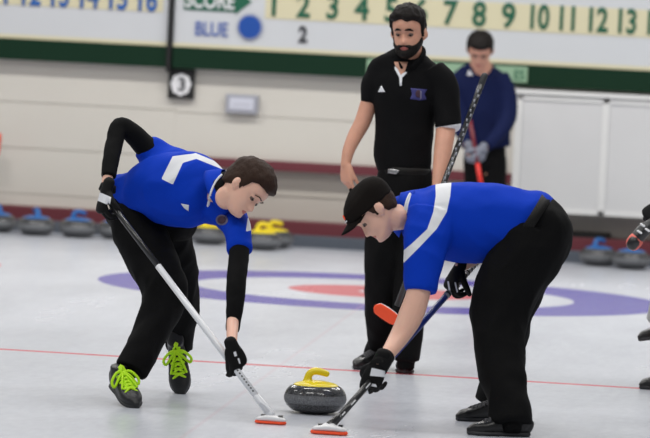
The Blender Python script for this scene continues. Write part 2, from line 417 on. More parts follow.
def head_parts(c, fwd, up, s, wx=1.0):
    R_ = frame(fwd, up); w_ = lambda p: c + R_ @ Vector((p[0] * s * wx, p[1] * s, p[2] * s))
    vs, fs, na, nz = HEAD
    parts = [([w_(v) for v in vs], fs)]
    for sd in (-1, 1):                                    # ears
        ring = []
        for k in range(9):
            a = -.6 + k / 8 * 4.6
            ring.append(w_((sd * (.079 + .006 * math.sin(a * .7)), -.012 - .016 * math.cos(a), -.012 + .028 * math.sin(a + .25))))
        parts.append(tube(ring, .0045 * s, sub=3, seg=8))
        parts.append(tube([w_((sd * .070, -.004, -.012)), w_((sd * .080, -.012, -.010))], [.016 * s, .017 * s], [.026 * s, .026 * s], hint=R_ @ Vector((0, 1, 0)), sub=3, seg=14))
        parts.append(ball(w_((sd * .077, -.002, -.036)), .008 * s, 10))
        parts.append(ball(w_((sd * .0315, .0662, -.0012)), .0146 * s, 14))        # lids
    return parts, w_, R_
def shell(name, w_, thick, m, parent, rough=.002, seed=0, extra=None):
    """hair: the head's own surface pushed outwards where thick() is positive and sunk where negative"""
    vs, fs, na, nz = HEAD
    vs = [v.copy() for v in vs]
    nrm = []
    for i, v in enumerate(vs):
        r, k = divmod(i, na)
        a = vs[min(r + 1, nz) * na + k] - vs[max(r - 1, 0) * na + k]; b = vs[r * na + (k + 1) % na] - vs[r * na + (k - 1) % na]
        n = b.cross(a)
        if n.length < 1e-9: n = Vector((0, 0, 1 if r > nz / 2 else -1))
        n.normalize()
        if n.dot(v - Vector((0, 0, 0))) < 0: n = -n
        nrm.append(n)
    out = []
    for v, n in zip(vs, nrm):
        t = thick(v)
        q = v * 60 + Vector((seed, 0, 0)); t2 = t + (rough * noise.noise(Vector((q.x, q.y, q.z * .5))) + rough * .6 * noise.noise(q * 2.3)) * (1 if t > 0 else 0)
        out.append(w_(v + n * t2))
    return mesh(name, (out, fs), m, parent)
def ss(a, b, x):
    t = max(0, min(1, (x - a) / (b - a))); return t * t * (3 - 2 * t)
def hairfn(front=.055, side=.0, nape=-.06, top=.020, sidet=.010, sidebum=-.02):
    def f(v):
        x, y, z = v
        # hairline height depends on how far back we are
        lim = np.interp(y, [-.06, -.03, -.012, .012, .03, .05, .09], [nape, nape + .015, -.012 if sidebum > -.02 else -.005, sidebum, .035, front - .004, front])
        k = ss(-.006, .010, z - lim)
        t = sidet + (top - sidet) * ss(.02, .10, z)
        return -.006 + k * (t + .006)
    return f
def eyes(w_, R_, s, parent, browm, down=.5, brow=.0026):
    for sd in (-1, 1):
        e = mesh('eye', ball(w_((sd * .0315, .0668, -.0035)), .0138 * s, 14), M['lens'], parent)
        d = R_ @ Vector((0, .86, -.5))
        sub(mesh('iris', ball(w_((sd * .0315, .0668, -.0035)) + d * .0104 * s, .0062 * s, 10), M['iris'], None), e)
        P = [w_((sd * x, y, z)) for x, y, z in ((.012, .098, .018), (.024, .096, .0205), (.037, .089, .0195), (.048, .077, .012))]
        mesh('eyebrow', tube(P, [.0028 * s, brow * 1.5 * s, brow * 1.5 * s, .0018 * s], .0026 * s, hint=R_ @ Vector((0, 0, 1)), sub=4, seg=8), browm, parent)
        P = [w_((sd * x, y, z)) for x, y, z in ((.019, .0765, -.006), (.027, .0815, -.0085), (.036, .081, -.009), (.044, .0755, -.006))]
        mesh('eyelash', tube(P, .0013 * s, sub=4, seg=6), M['hair'], parent)
def skin_attrs(o, w_, R_, c, s):
    def lips(p):
        q = (R_.transposed() @ (p - c)) / s
        if q.y < .07 or abs(q.x) > .03: return -.01
        hh = .0105 * (1 - (q.x / .026) ** 2)
        return (hh - abs(q.z + .0695)) * 1.0 if abs(q.x) < .026 else -.004
    def flush(p):
        q = (R_.transposed() @ (p - c)) / s
        return .5 * (.0016 - ((abs(q.x) - .045) ** 2 + (q.z + .035) ** 2 + (q.y - .06) ** 2)) if q.length < .2 else -.01
    attr(o, 'lips', lips); attr(o, 'flush', lambda p: -.01)
FING = ((.032, (.043, .027, .021), 0.10), (.011, (.047, .030, .022), .02), (-.011, (.043, .028, .021), -.05), (-.031, (.034, .022, .018), -.14))
def hand(W, d, n, right=True, curl=(.5, .6, .4), thumb=(.6, .55, .5), s=1.0, fat=0, curls=None, spread=1.0, cuff=0, splay=.70):
    """palm, four fingers and a thumb; d wrist to knuckles, n the way the palm faces"""
    d = Vector(d).normalized(); n = Vector(n); n = (n - d * n.dot(d)).normalized(); y = d.cross(n) * (1 if right else -1)
    P = lambda a, b, c: W + (d * a + y * b + n * c) * s
    parts = [tube([P(-.015 - cuff, 0, 0), P(.012, .0, 0), P(.045, 0, .001), P(.078, 0, 0), P(.092, -.001, 0)], [(.026 + fat) * s, (.030 + fat) * s, (.040 + fat) * s, (.041 + fat) * s, (.036 + fat) * s],
                  [(.020 + fat) * s, (.019 + fat) * s, (.0165 + fat) * s, (.0125 + fat) * s, (.010 + fat) * s], hint=y, sub=4, seg=18)]
    for i, (off, L_, sp) in enumerate(FING):
        cu = curls[i] if curls else curl
        p = P(.078 - (.006 if i in (0, 2) else 0) - (.012 if i == 3 else 0), off, .001); pts = [P(.045, off * .8, 0), p]
        a = 0
        for j, l in enumerate(L_):
            a += cu[j]; dr = d * math.cos(a) + n * math.sin(a) + y * math.sin(sp * spread) * math.cos(min(a, PI / 2))
            p = p + dr.normalized() * l * s; pts.append(p)
        r0 = (.0090 - .0006 * (i == 3) + fat * .8) * s
        parts.append(tube(pts, [r0, r0 * 1.05, r0 * .95, r0 * .88, r0 * .7], sub=4, seg=12))
    p = P(.022, .024, .006); pts = [P(.008, .012, .004), p]
    v = (d * (1.3 - splay) + y * splay + n * .30).normalized()
    for j, l in enumerate((.040, .032, .026)):
        p = p + v * l * s; pts.append(p)
        v = (v + n * thumb[j] + d * .25 * thumb[j] - y * thumb[j] * .45).normalized()
    r0 = (.0115 + fat * .8) * s
    parts.append(tube(pts, [r0 * 1.1, r0 * 1.2, r0, r0 * .92, r0 * .7], sub=4, seg=12))
    return parts
def shoe(parent, heel, toe_dir, up, s=1.0, mm=None, lace=None, laces_bow=True, name='shoe', open_collar=True):
    """heel = point on the sole under the ankle"""
    R_ = frame(toe_dir, up); w_ = lambda x, y, z: heel + R_ @ (Vector((x, y, z)) * s)
    ys = (-.075, -.06, -.02, .03, .08, .125, .165, .19); hw = (.026, .035, .038, .039, .044, .047, .038, .018); ht = (.075, .088, .094, .088, .072, .058, .050, .034)
    P = [w_(0, y, h / 2 + .006) for y, h in zip(ys, ht)]
    up_ = fuse(name, [tube(P, [a * s for a in hw], [h / 2 * s for h in ht], hint=R_ @ Vector((1, 0, 0)), sub=4, seg=24, power=2.5),
                      tube([w_(0, -.028, .05), w_(0, -.032, .115)], [.038 * s, .037 * s], [.044 * s, .040 * s], hint=R_ @ Vector((1, 0, 0)), sub=2, cap='flat')],
               .0055, mm or M['shoe'], parent, 2)
    P = [w_(0, y, .011) for y in (-.078, -.06, -.02, .03, .08, .125, .165, .194)]
    sl = fuse('sole', [tube(P, [a * s for a in (.026, .037, .040, .041, .047, .050, .040, .016)], .012 * s, hint=R_ @ Vector((1, 0, 0)), sub=3, seg=20, power=2.6)], .006, M['sole'], None, 1)
    sub(sl, up_)
    if lace:
        ps = []
        top = lambda y: np.interp(y, ys, ht) + .010
        for i in range(5):
            y0 = .025 + i * .021
            for sd in (-1, 1):
                ps.append(tube([w_(sd * .026, y0, top(y0) - .012), w_(0, y0 + .008, top(y0 + .008) + .001), w_(-sd * .026, y0 + .020, top(y0 + .02) - .012)], .0062 * s, sub=3, seg=8))
        if laces_bow:
            for sd in (-1, 1):
                ps.append(tube([w_(0, .02, top(.02) + .004), w_(sd * .030, .028, top(.02) + .010), w_(sd * .060, .050, top(.05) - .012), w_(sd * .052, .064, top(.06) - .030), w_(sd * .024, .045, top(.04) + .001), w_(0, .022, top(.02) + .005)], .0062 * s, sub=4, seg=8))
                ps.append(tube([w_(0, .02, top(.02) + .005), w_(sd * .020, .07, top(.07) + .006), w_(sd * .034, .11, top(.11) - .004)], .005 * s, sub=4, seg=8))
            ps.append(tube([w_(-.012, .012, top(.012) + .002), w_(0, -.004, top(0) + .020), w_(.012, .012, top(.012) + .002)], [.010 * s, .012 * s, .010 * s], .004, sub=3, seg=8))
        o = mesh('laces', join(ps), lace, None); o['label'] = 'lime green laces' if lace == M['lime'] else 'dark laces'; sub(o, up_)
    return up_
# ================================================================= THE HALL
# ice
def grid(x0, x1, y0, y1, z0, z1): return box(x0, x1, y0, y1, z0, z1)
struct('floor', box(-16, 8, 6, 34.92, -.08, 0), ice_mat())
YW = 35.22
def wz(px, py, Y=YW): return at(px, py, Y)
def hbox(name, pxa, pya, pyb, pxb, yf, yb, m, bev=.004, parent=None, smooth=False):
    """box on the back wall: left/right pixel, top/bottom pixel taken at the left end"""
    a = at(pxa, pya, yf); b = at(pxa, pyb, yf); c = at(pxb, pya, yf)
    return mesh(name, box(a.x, c.x, yf, yb, b.z, a.z, bev), m, parent, smooth)
zr = at(300, 168, YW - .05).z
def wall_panel(x0, x1, z0, z1, course, m, name):
    parts = [box(x0, x1, YW + .012, YW + .3, z0, z1)]
    z = z0
    while z < z1 - .01:                                   # rows of wide painted blocks with shallow joints
        zt = min(z + course, z1); parts.append(box(x0, x1, YW, YW + .02, z + .003, zt - .003, .003)); z += course
    return struct(name, join(parts), m)
XJ = at(172, 190, YW).x
wall_panel(-16, XJ, -.08, 3.3, .345, M['wall'], 'wall_back_left')
wall_panel(XJ, 8, zr + .02, 3.3, .345, M['wall'], 'wall_back')
struct('wall_back_lower', join([box(XJ, 8, YW + .06, YW + .3, -.08, zr + .02), box(XJ, 8, YW + .05, YW + .07, .36, .368)]), M['wall_low'])
r = struct('trim_1', box(XJ, at(514, 170, YW).x, YW - .06, YW + .1, zr - .030, zr + .042, .008), M['maroon'])
zb = at(320, 237, 34.92).z
struct('trim_2', box(-16, 8, 34.92, 35.22, -.08, zb, .01), M['carpet'])
zm = at(320, 223, 35.1).z
struct('trim_3', box(-16, 8, 35.08, YW + .1, -.05, zm, .008), M['maroon'])
# side walls and rear, standing far outside the picture
struct('wall_left', box(-16.2, -16, 6, 35.5, -.08, 3.3), M['wall'])
# white cupboard run on the right
def cupboards():
    yf = 34.98
    root = thing('wall_cabinet', 'long white panelled cabinet on the wall at the right, behind the blue-handled stones', 'cabinet', (at(580, 160, yf).x, yf, .4))
    x0, x1 = at(513, 150, yf).x, at(760, 150, yf).x
    zt, zb_ = at(560, 94, yf).z, at(560, 213.5, yf).z
    mesh('body', box(x0, x1, yf + .02, YW, zb_, zt, .004), M['doorframe'], root, False)
    xm = [at(517, 150, yf).x, at(604, 150, yf).x, at(692, 150, yf).x, x1]
    for i in range(3):
        a, b = xm[i], xm[i + 1]; g = .025
        pan = mesh('door', box(a + g, b - g, yf + .012, yf + .03, zb_ + .035, zt - .055, .002), M['doorpanel'], root, False)
        fr = mesh('door_frame', join([box(a, a + g, yf, yf + .03, zb_, zt - .02, .003), box(b - g, b, yf, yf + .03, zb_, zt - .02, .003), box(a, b, yf, yf + .03, zb_, zb_ + .035, .003), box(a, b, yf, yf + .03, zt - .055, zt - .02, .003)]), M['doorframe'], None, False)
        sub(fr, pan)
    mesh('top', box(x0 - .02, x1, yf - .02, YW, zt - .012, zt + .02, .004), M['doorframe'], root, False)
    a = at(566, 233, 35.1); b = at(608, 240, 35.1)
    o = struct('trim_4', box(a.x - .1, b.x, 35.1, YW + .08, b.z, a.z + .01, .004), M['dark'])
cupboards()

# ---------------------------------------------------------------- lettering
def text(name, s, size, loc, m, parent, bold=.02, sx=1.0, align='CENTER', ext=.006, space=1.0):
    cu = bpy.data.curves.new('t', 'FONT'); cu.body = s; cu.size = size; cu.extrude = ext; cu.bevel_depth = bold * size; cu.bevel_resolution = 0; cu.align_x = align; cu.space_character = space
    o = bpy.data.objects.new('t', cu); C.objects.link(o); dg = bpy.context.evaluated_depsgraph_get(); dg.update()
    me = bpy.data.meshes.new_from_object(o.evaluated_get(dg)); bpy.data.objects.remove(o)
    me.transform(Matrix.Translation(loc) @ Matrix.Rotation(PI/2, 4, 'X') @ Matrix.Diagonal((sx, 1, 1, 1)))
    ob = bpy.data.objects.new(name, me); C.objects.link(ob); me.materials.clear(); me.materials.append(m)
    ob.parent = parent; ob.matrix_parent_inverse = Matrix.Translation(-parent.location); return ob
YB = 35.13
PPM = F / 35.3
def board(name, label, pxa, pxb, gen):
    a = at(pxa, 60, YB); b = at(pxb, 60, YB)
    root = thing(name, label, 'scoreboard', ((a.x + b.x) / 2, YB, 1.3))
    zg0, zg1 = ZG0, ZG1
    mesh('panel', box(a.x, b.x, YB, YW, zg1, 2.35, .003), M['board'], root, False)
    mesh('green_rail', box(a.x, b.x, YB - .02, YW, zg0, zg1, .004), M['green'], root, False)
    mesh('cream_edge', box(a.x, b.x, YB - .012, YB + .01, zg1, zg1 + .028, .002), M['cream'], root, False)
    gen(root); return root
ZG0 = at(325, 75.8, YB - .02).z; ZG1 = at(325, 54.3, YB - .02).z
def right_board(root):
    a = at(265, 18, YB); zc0 = at(280, 19.2, YB).z; zc1 = zc0 + 27.4 / PPM
    mesh('number_strip', box(a.x, at(760, 40, YB).x, YB - .006, YB + .01, zc0, zc1, .001), M['cream'], root, False)
    for i in range(1, 18):
        px = 273.5 + 29.32 * (i - 1); py = 15.3 + (px - 273.5) * .0496
        p = at(px, py, YB - .01)
        text('numeral', str(i), .250, p, M['numgreen'], root, .024, .68 if i > 9 else .84, ext=.004)
    # upper team row, above the frame's edge
    p = at(302.5, 42.0, YB - .01); q = text('score_tile', '2', .165, p, M['numblack'], root, .028, .82, ext=.003)
    
    c = at(250, 27, YB - .01)
    def disc(r, y, m, n):
        v, f = tube([c + Vector((0, y, 0)), c + Vector((0, y - .008, 0))], r, sub=1, seg=40, cap='flat'); mesh(n, (v, f), m, root, False)
    disc(.098, 0, M['ringgrey'], 'disc_ring'); disc(.084, -.006, M['discblue'], 'team_disc')
    p = at(211, 35.6, YB - .008); text('lettering', 'BLUE', .145, p, M['textblue'], root, .014, .78, ext=.003)
    a1, b1 = at(184, 9.5, YB), at(236, 0, YB); z0 = a1.z; z1 = z0 + .165; x0, x1 = a1.x, b1.x; xt = at(249, 3, YB).x; zmid = (z0 + z1) / 2
    P = [(x0, z0), (x1, z0), (x1, z0 - .018), (xt + .02, zmid), (x1, z1 + .018), (x1, z1), (x0, z1)]
    v = [Vector((x, YB - .010, z)) for x, z in P] + [Vector((x, YB + .003, z)) for x, z in P]; n = len(P)
    mesh('arrow', (v, [list(range(n))[::-1], [i + n for i in range(n)]] + [[i, (i + 1) % n, (i + 1) % n + n, i + n] for i in range(n)]), M['numgreen'], root, False)
    text('lettering', 'SCORE', .165, Vector(((x0 + x1) / 2, YB - .014, z0 + .022)), M['white'], root, .02, .74, ext=.003)
def left_board(root):
    zc0 = at(150, 11.5, YB).z
    mesh('number_strip', box(at(-90, 10, YB).x, at(163, 10, YB).x, YB - .006, YB + .01, zc0, zc0 + 27.4 / PPM, .001), M['cream'], root, False)
    for i in range(9, 17):
        px = 145.5 - (16 - i) * 29.1; py = 10.2 + (px - 145.5) * .0496
        text('numeral', str(i), .250, at(px, py, YB - .01), M['numblue'], root, .026, .70, ext=.004)
board('scoreboard', 'white scoreboard with green numerals 1 to 17 and a blue disc beside the word BLUE', 172.3, 760, right_board)
board('scoreboard', 'white scoreboard with blue numerals up to 16, at the left end of the wall', -90, 167, left_board)
a = at(169.5, 30, YB - .05)
tag(mesh('divider_post', box(a.x - .016, a.x + .016, YB - .05, YW, at(168, 71.5, YB).z, 2.4, .004), M['blackframe'], None, False), 'narrow black post between the two scoreboards', 'post')
# long mint sign on the green rail
zs0 = at(366, 76.3, YB - .045).z
ys = YB - .025
a, b = at(367, 64, ys), at(527.5, 74, ys)
sg = thing('rail_sign', 'mint sign fixed to the green rail behind the two standing players', 'sign', ((a.x + b.x) / 2, ys, a.z))
zc = at(520, 74.5, ys).z
mesh('plate', box(a.x, b.x, ys - .010, ys + .012, zc - .058, zc + .058, .002), M['mint'], sg, False)
text('lettering', 'ES', .10, Vector((b.x - .06, ys - .011, zc - .036)), M['numgreen'], sg, .01, .85, ext=.002)
# sheet number 3
def sheet_sign():
    y = YW - .05; c = at(181, 84, y); root = thing('sheet_number_sign', 'black square sign with a white rounded shield and the number 3', 'sign', c)
    mesh('plate', box(c.x - .098, c.x + .098, y, YW, c.z - .110, c.z + .110, .006), M['blackframe'], root, False)
    P = []
    for k in range(40):
        an = 2 * PI * k / 40; rr = .076 * (1 + .05 * math.cos(8 * an)); P.append((math.cos(an) * rr * .98, math.sin(an) * rr * 1.12 if math.sin(an) < 0 else math.sin(an) * rr * 1.02))
    v = [Vector((c.x + x, y - .006, c.z + z)) for x, z in P] + [Vector((c.x + x, y + .002, c.z + z)) for x, z in P]; n = 40
    mesh('shield', (v, [list(range(n))[::-1], [i + n for i in range(n)]] + [[i, (i + 1) % n, (i + 1) % n + n, i + n] for i in range(n)]), M['white'], root, False)
    text('numeral', '3', .135, Vector((c.x + .008, y - .009, c.z - .048)), M['numblack'], root, .022, 1, ext=.003)
sheet_sign()
def wall_box():
    y = YW - .07; c = at(241.5, 104, y); root = thing('wall_box', 'small grey metal box with a pale label mounted on the wall', 'box', c)
    mesh('case', box(c.x - .122, c.x + .122, y, YW, c.z - .070, c.z + .070, .008), M['steel'], root, False)
    mesh('label_plate', box(c.x - .092, c.x + .092, y - .004, y + .004, c.z - .040, c.z + .044, .002), M['steel_light'], root, False)
    random.seed(2)
    mesh('scrawl', join([box(c.x - .06 + k * .022, c.x - .045 + k * .022, y - .0055, y - .003, c.z - .012 + .006 * (k % 2), c.z - .004 + .006 * (k % 2)) for k in range(6)]), M['steel'], root, False)
wall_box()

# ================================================================= STONES
PROF = [(0, 0), (.055, 0), (.066, .002), (.085, .005), (.110, .013), (.130, .027), (.141, .043), (.1455, .056), (.1455, .064), (.142, .078), (.134, .092), (.120, .105), (.102, .113), (.085, .116), (0, .117)]
def lathe(prof, seg=56, c=(0, 0, 0)):
    pr = catmull([(a, b) for a, b in prof], 3); vs, fs = [], []
    for r_, z in pr:
        for k in range(seg): a = 2 * PI * k / seg; vs.append(Vector((c[0] + max(r_, .0005) * math.cos(a), c[1] + max(r_, .0005) * math.sin(a), c[2] + z)))
    for i in range(len(pr) - 1):
        for k in range(seg): fs.append([i * seg + k, i * seg + (k + 1) % seg, (i + 1) * seg + (k + 1) % seg, (i + 1) * seg + k])
    fs.append(list(range(seg))[::-1]); fs.append([(len(pr) - 1) * seg + k for k in range(seg)])
    return vs, fs
def stone(label, loc, rot, hm, meshes={}, group=None):
    root = thing('curling_stone', label, 'curling stone', loc, group); root.rotation_euler = (0, 0, rot)
    if 'body' not in meshes:
        o = mesh('granite_body', lathe(PROF), M['granite']); o.data.transform(Matrix.Diagonal((.975, .975, 1.13, 1))); meshes['body'] = o.data; bpy.data.objects.remove(o)
        capv = lathe([(0, .124), (.096, .124), (.099, .129), (.090, .135), (.060, .143), (.030, .148), (0, .150)], 40)
        neck = tube([Vector((-.038, 0, .128)), Vector((-.038, 0, .155)), Vector((-.030, 0, .178)), Vector((-.010, 0, .190)), Vector((.018, 0, .188)), Vector((.046, 0, .180))],
                    [.034, .023, .020, .019, .0185, .0175], [.028, .019, .017, .017, .0165, .015], hint=Vector((0, 1, 0)), sub=5, seg=18)
        meshes['hand'] = (capv, neck)
    if hm not in meshes:
        o = fuse('handle', list(meshes['hand']), .0045, M[hm], None, 2); meshes[hm] = o.data; bpy.data.objects.remove(o)
    for n, k in (('granite_body', 'body'), ('handle', hm)):
        o = bpy.data.objects.new(n, meshes[k]); C.objects.link(o); o.parent = root
        if n == 'handle': o['label'] = 'yellow handle' if hm == 'yellow' else 'blue handle'
    return root
p = ice_at(314.5, 413)
stone('grey granite curling stone with a yellow handle gliding between the two sweepers', (p.x, p.y, 0), PSI + .15, 'yellow')
bl = [(3, 236.0, 'blue-handled stone cut by the left edge of the photo'), (36, 236.3, 'blue-handled stone, second from the left along the wall'),
      (78, 238.0, 'blue-handled stone, third from the left along the wall'), (117, 240.2, "blue-handled stone partly behind the left sweeper's leg")]
for px, py, lb in bl:
    yy = {3: 34.66, 36: 34.50, 78: 34.53, 117: 34.60}[px]; p = at(px - (6 if px == 3 else .5), py, yy); stone(lb, (p.x, yy, 0), random.uniform(.2, 2.2), 'bluehandle', group='blue-handled stones parked along the back wall')
for px, py, lb in ((209, 244, "yellow-handled stone below the left sweeper's chest"), (262, 247, "yellow-handled stone just right of the left sweeper's arm"), (274, 247, 'yellow-handled stone at the right end of the parked yellow ones')):
    yy = 34.62 - (.36 if px == 262 else 0); p = at(px, py, yy); stone(lb, (p.x, yy, 0), random.uniform(-.4, .4), 'yellow', group='yellow-handled stones parked along the back wall')
for px, py, lb in ((598, 265, "blue-handled stone right of the crouching sweeper's hip"), (631, 268, 'blue-handled stone under the cabinet near the right edge'), (672, 269, 'blue-handled stone just past the right edge')):
    if px > 650: continue
    yy = 34.74 if px < 610 else 34.55; p = at(px, py, yy); stone(lb, (p.x, yy, 0), random.uniform(.2, 2.2), 'bluehandle', group='blue-handled stones parked along the back wall')

# ================================================================= BROOMS
def shaft_parts(root, A, B, segs, r=.0145):
    """segs (t0, t1, material, name) along A to B"""
    for t0, t1, m, n, k in segs:
        mesh(n, tube([A.lerp(B, t0), A.lerp(B, t1)], r * k, sub=2, seg=18, cap='flat'), m, root)
def broom_head(root, P, along, up, size=1.0, housing='white', pad='orange', clips=True):
    """P centre of the pad's underside, along its long axis, up away from the pad"""
    R_ = frame(along, up); w_ = lambda x, y, z: P + R_ @ (Vector((x, y, z)) * size)
    hx = R_ @ Vector((1, 0, 0))
    h = fuse('brush_head', [tube([w_(0, -.078, .022), w_(0, -.06, .026), w_(0, 0, .031), w_(0, .06, .026), w_(0, .078, .022)], [.020 * size, .034 * size, .037 * size, .034 * size, .020 * size], [.006, .010, .014, .010, .006], hint=hx, sub=4, seg=20, power=3),
                           tube([w_(0, -.02, .038), w_(0, .0, .045), w_(0, .02, .038)], .020 * size, .014 * size, hint=hx, sub=4)], .004, M[housing], root, 2)
    tube_p = tube([w_(0, -.080, .009), w_(0, -.062, .008), w_(0, 0, .008), w_(0, .062, .008), w_(0, .080, .009)], [.020 * size, .038 * size, .042 * size, .038 * size, .020 * size], .009 * size, hint=hx, sub=4, seg=24, power=3)
    mesh('brush_pad', tube_p, M[pad], root)
    if clips:
        for y in (-.045, .052):
            sub(mesh('clip', join([box(-.012, .012, -.009, .009, 0, .012, .002)]), M['shaft_black'], None), h)
            o = h.children[-1]; o.data.transform(Matrix.Translation(w_(-.012, y, .034)) @ R_.to_4x4())
    return h, w_
# left sweeper's broom: black upper shaft, white lower shaft
A1 = at(103, 193, 21.30); B1 = ice_at(270, 423.5, .002) + Vector((-.006, .0, .045))
br = thing('curling_broom', "broom with a white lower shaft and orange pad held by the left sweeper", 'broom', (B1.x, B1.y, 0))
shaft_parts(br, A1, B1, [(0, .34, M['shaft_black'], 'upper_shaft', .92), (.34, 1, M['shaft_white'], 'lower_shaft', 1.02)])
Pb = ice_at(270.5, 423.5, .002); Pb.z = .001
hd, hw_ = broom_head(br, Pb, V(1, -.25, 0) * 1.0 - Vector((0, 0, V(1, -.25, 0).z)), Vector((0, 0, 1)), .80)
mesh('ferrule', tube([A1.lerp(B1, .93), Pb + Vector((0, 0, .040))], [.0165, .018], sub=2, seg=16), M['shaft_white'], br)
text_dir = (B1 - A1).normalized()
mesh('shaft_print', join([tube([A1.lerp(B1, t) - CF * .0115 + CU * .004, A1.lerp(B1, t + .006) - CF * .0115 + CU * .004], .0045, sub=1, seg=8, cap='flat') for t in np.arange(.80, .905, .013)]), M['shaft_black'], br)
# right sweeper's broom
A3 = at(477, 261, 21.44); B3 = ice_at(329, 434, .002) + Vector((.016, 0, .045))
br3 = thing('curling_broom', "broom with a blue and black shaft held low by the crouching sweeper in the cap", 'broom', (B3.x, B3.y, 0))
shaft_parts(br3, A3, B3, [(0, .23, M['shaft_grey'], 'grip', 1.04), (.23, .60, M['shaft_blue'], 'upper_shaft', 1), (.60, .64, M['white'], 'white_band', 1.03), (.64, 1, M['shaft_black'], 'lower_shaft', 1.05)])
Pb = ice_at(329, 434, .002); Pb.z = .001
d3 = V(1, -.18, 0); d3.z = 0
broom_head(br3, Pb, d3, Vector((0, 0, 1)), .92)
mesh('ferrule', tube([A3.lerp(B3, .96), Pb + Vector((0, 0, .040))], [.0165, .018], sub=2, seg=16), M['shaft_black'], br3)
mesh('grip_wrap', join([tube([A3.lerp(B3, t), A3.lerp(B3, t + .008)], .0165, sub=1, seg=14, cap='flat') for t in np.arange(.01, .22, .02)]), M['shaft_black'], br3)
for t in (.70, .76, .86, .93): mesh('shaft_print', tube([A3.lerp(B3, t) - CF * .012 + CR * .003, A3.lerp(B3, t + .03) - CF * .012 + CR * .003], .006, sub=1, seg=8, cap='flat'), M['white'], br3)
# standing player's broom
A2 = at(484.5, 76, 23.72); B2 = at(397, 306, 23.55)
br2 = thing('curling_broom', 'broom with a black patterned shaft and orange oval head held by the bearded player', 'broom', tuple(B2))
shaft_parts(br2, A2, B2, [(0, .28, M['shaft_black'], 'upper_shaft', 1), (.28, 1, M['shaft_black'], 'lower_shaft', 1)])
mesh('shaft_print', join([tube([A2.lerp(B2, t) - CF * .011 + CR * (.006 if i % 2 else -.006), A2.lerp(B2, t + .012) - CF * .011 + CR * (.004 if i % 2 else -.002)], .0052, sub=1, seg=8, cap='flat') for i, t in enumerate(np.arange(.06, .56, .021))]), M['shaft_grey'], br2)
mesh('end_cap', tube([A2, A2.lerp(B2, .03)], .0165, sub=1, seg=16), M['sole'], br2)
broom_head(br2, at(386, 314.5, 23.50), V(.92, 0, -.62), V(.25, .86, .25), .80, clips=False)
# navy player's broom
A4 = at(470, 120, 33.60); B4 = at(482, 190, 33.55); C4 = at(487, 232, 33.5)
br4 = thing('curling_broom', 'broom with a maroon shaft and red lower end held by the player in navy', 'broom', tuple(C4))
shaft_parts(br4, A4, B4, [(0, .62, M['shaft_maroon'], 'upper_shaft', 1), (.62, 1, M['red'], 'lower_shaft', 1.1)])
shaft_parts(br4, B4, C4, [(0, 1, M['red'], 'lower_shaft', 1.3)])
mesh('brush_head', tube([C4 - Vector((.08, 0, -.01)), C4 + Vector((.08, 0, .0))], .03, .02, sub=3), M['white'], br4)

# ================================================================= LEFT SWEEPER
def person(label, px, py, Y):
    p = ice_at(px, py); return thing('person', label, 'person', (p.x, p.y, 0))
def neck_to_head(base, c, R_, s, r=.056):
    return tube([base, c + R_ @ Vector((0, -.022, -.085)) * s, c + R_ @ Vector((0, -.020, -.02)) * s], [r * 1.1, r, r * .95], sub=3)
P1 = person('man in a blue shirt with black sleeves sweeping at the left, lime shoelaces', 140, 402, 21.6)
Y = 21.55
# head
hs = 1.05
hc = at(245, 188.5, 21.20); hf = V(.62, -.42, -.72); hu = V(.76, .05, .62)
hp, hw1, hR = head_parts(hc, hf, hu, hs)
# hands
Wl = at(231.5, 345, 20.77); Wr = at(107, 189, 21.30)
left_hand = dict(d=V(.38, .05, -.92), n=V(-.45, .85, -.15), right=False, curls=[(.55, .75, .45), (.65, .8, .5), (.7, .85, .5), (.8, .9, .5)], thumb=(.6, .5, .4), splay=.30)
right_hand = dict(d=V(-.30, -.12, -.95), n=V(.85, .35, -.30), right=True, curl=(.85, 1.0, .6), thumb=(.6, .6, .5))
body = [ptube([(142, 200, .03, 12, 14), (165, 192, -.02, 22, 20), (205, 192, -.12, 20, 18), (222, 195, -.2, 11, 11)], Y),
        neck_to_head(at(224, 196, 21.33), hc, hR, hs, .053),
        ptube([(180, 175, .05, 11, 11), (147, 148, .04, 8, 8), (120, 127, -.02, 6, 6), (113, 150, -.1, 6, 6), (107, 182, -.2, 5.4, 5.8), (106, 192, -.21, 5.2, 5.6)], Y),
        ptube([(220, 205, -.16, 10, 10), (237, 228, -.30, 7.5, 7.5), (239, 249, -.38, 8, 8), (236.5, 280, -.5, 8, 8), (233, 318, -.58, 6.4, 6.6), (231.6, 345, -.77, 5.2, 5.6)], Y),
        ptube([(142, 215, .05, 13, 13), (150, 255, -.03, 15, 15), (165, 292, -.1, 12, 12), (152, 325, -.22, 9, 9), (137, 357, -.31, 7, 7)], Y),
        ptube([(150, 212, .2, 18, 18), (174, 262, .3, 15, 15), (184, 300, .35, 12, 12), (182, 320, .38, 8, 8), (180.5, 340, .43, 6, 6)], Y)]
body += hp + hand(Wl, s=1.06, fat=-.002, **left_hand) + hand(Wr, s=1.12, fat=-.002, **right_hand)
b1 = fuse('body', body, .0052, M['skin2'], P1, 2); skin_attrs(b1, hw1, hR, hc, hs)
eyes(hw1, hR, hs, P1, M['hair2'], brow=.0015)
shell('hair', hw1, hairfn(front=.060, nape=-.050, top=.034, sidet=.015, sidebum=-.022), M['hair2'], P1, .004)
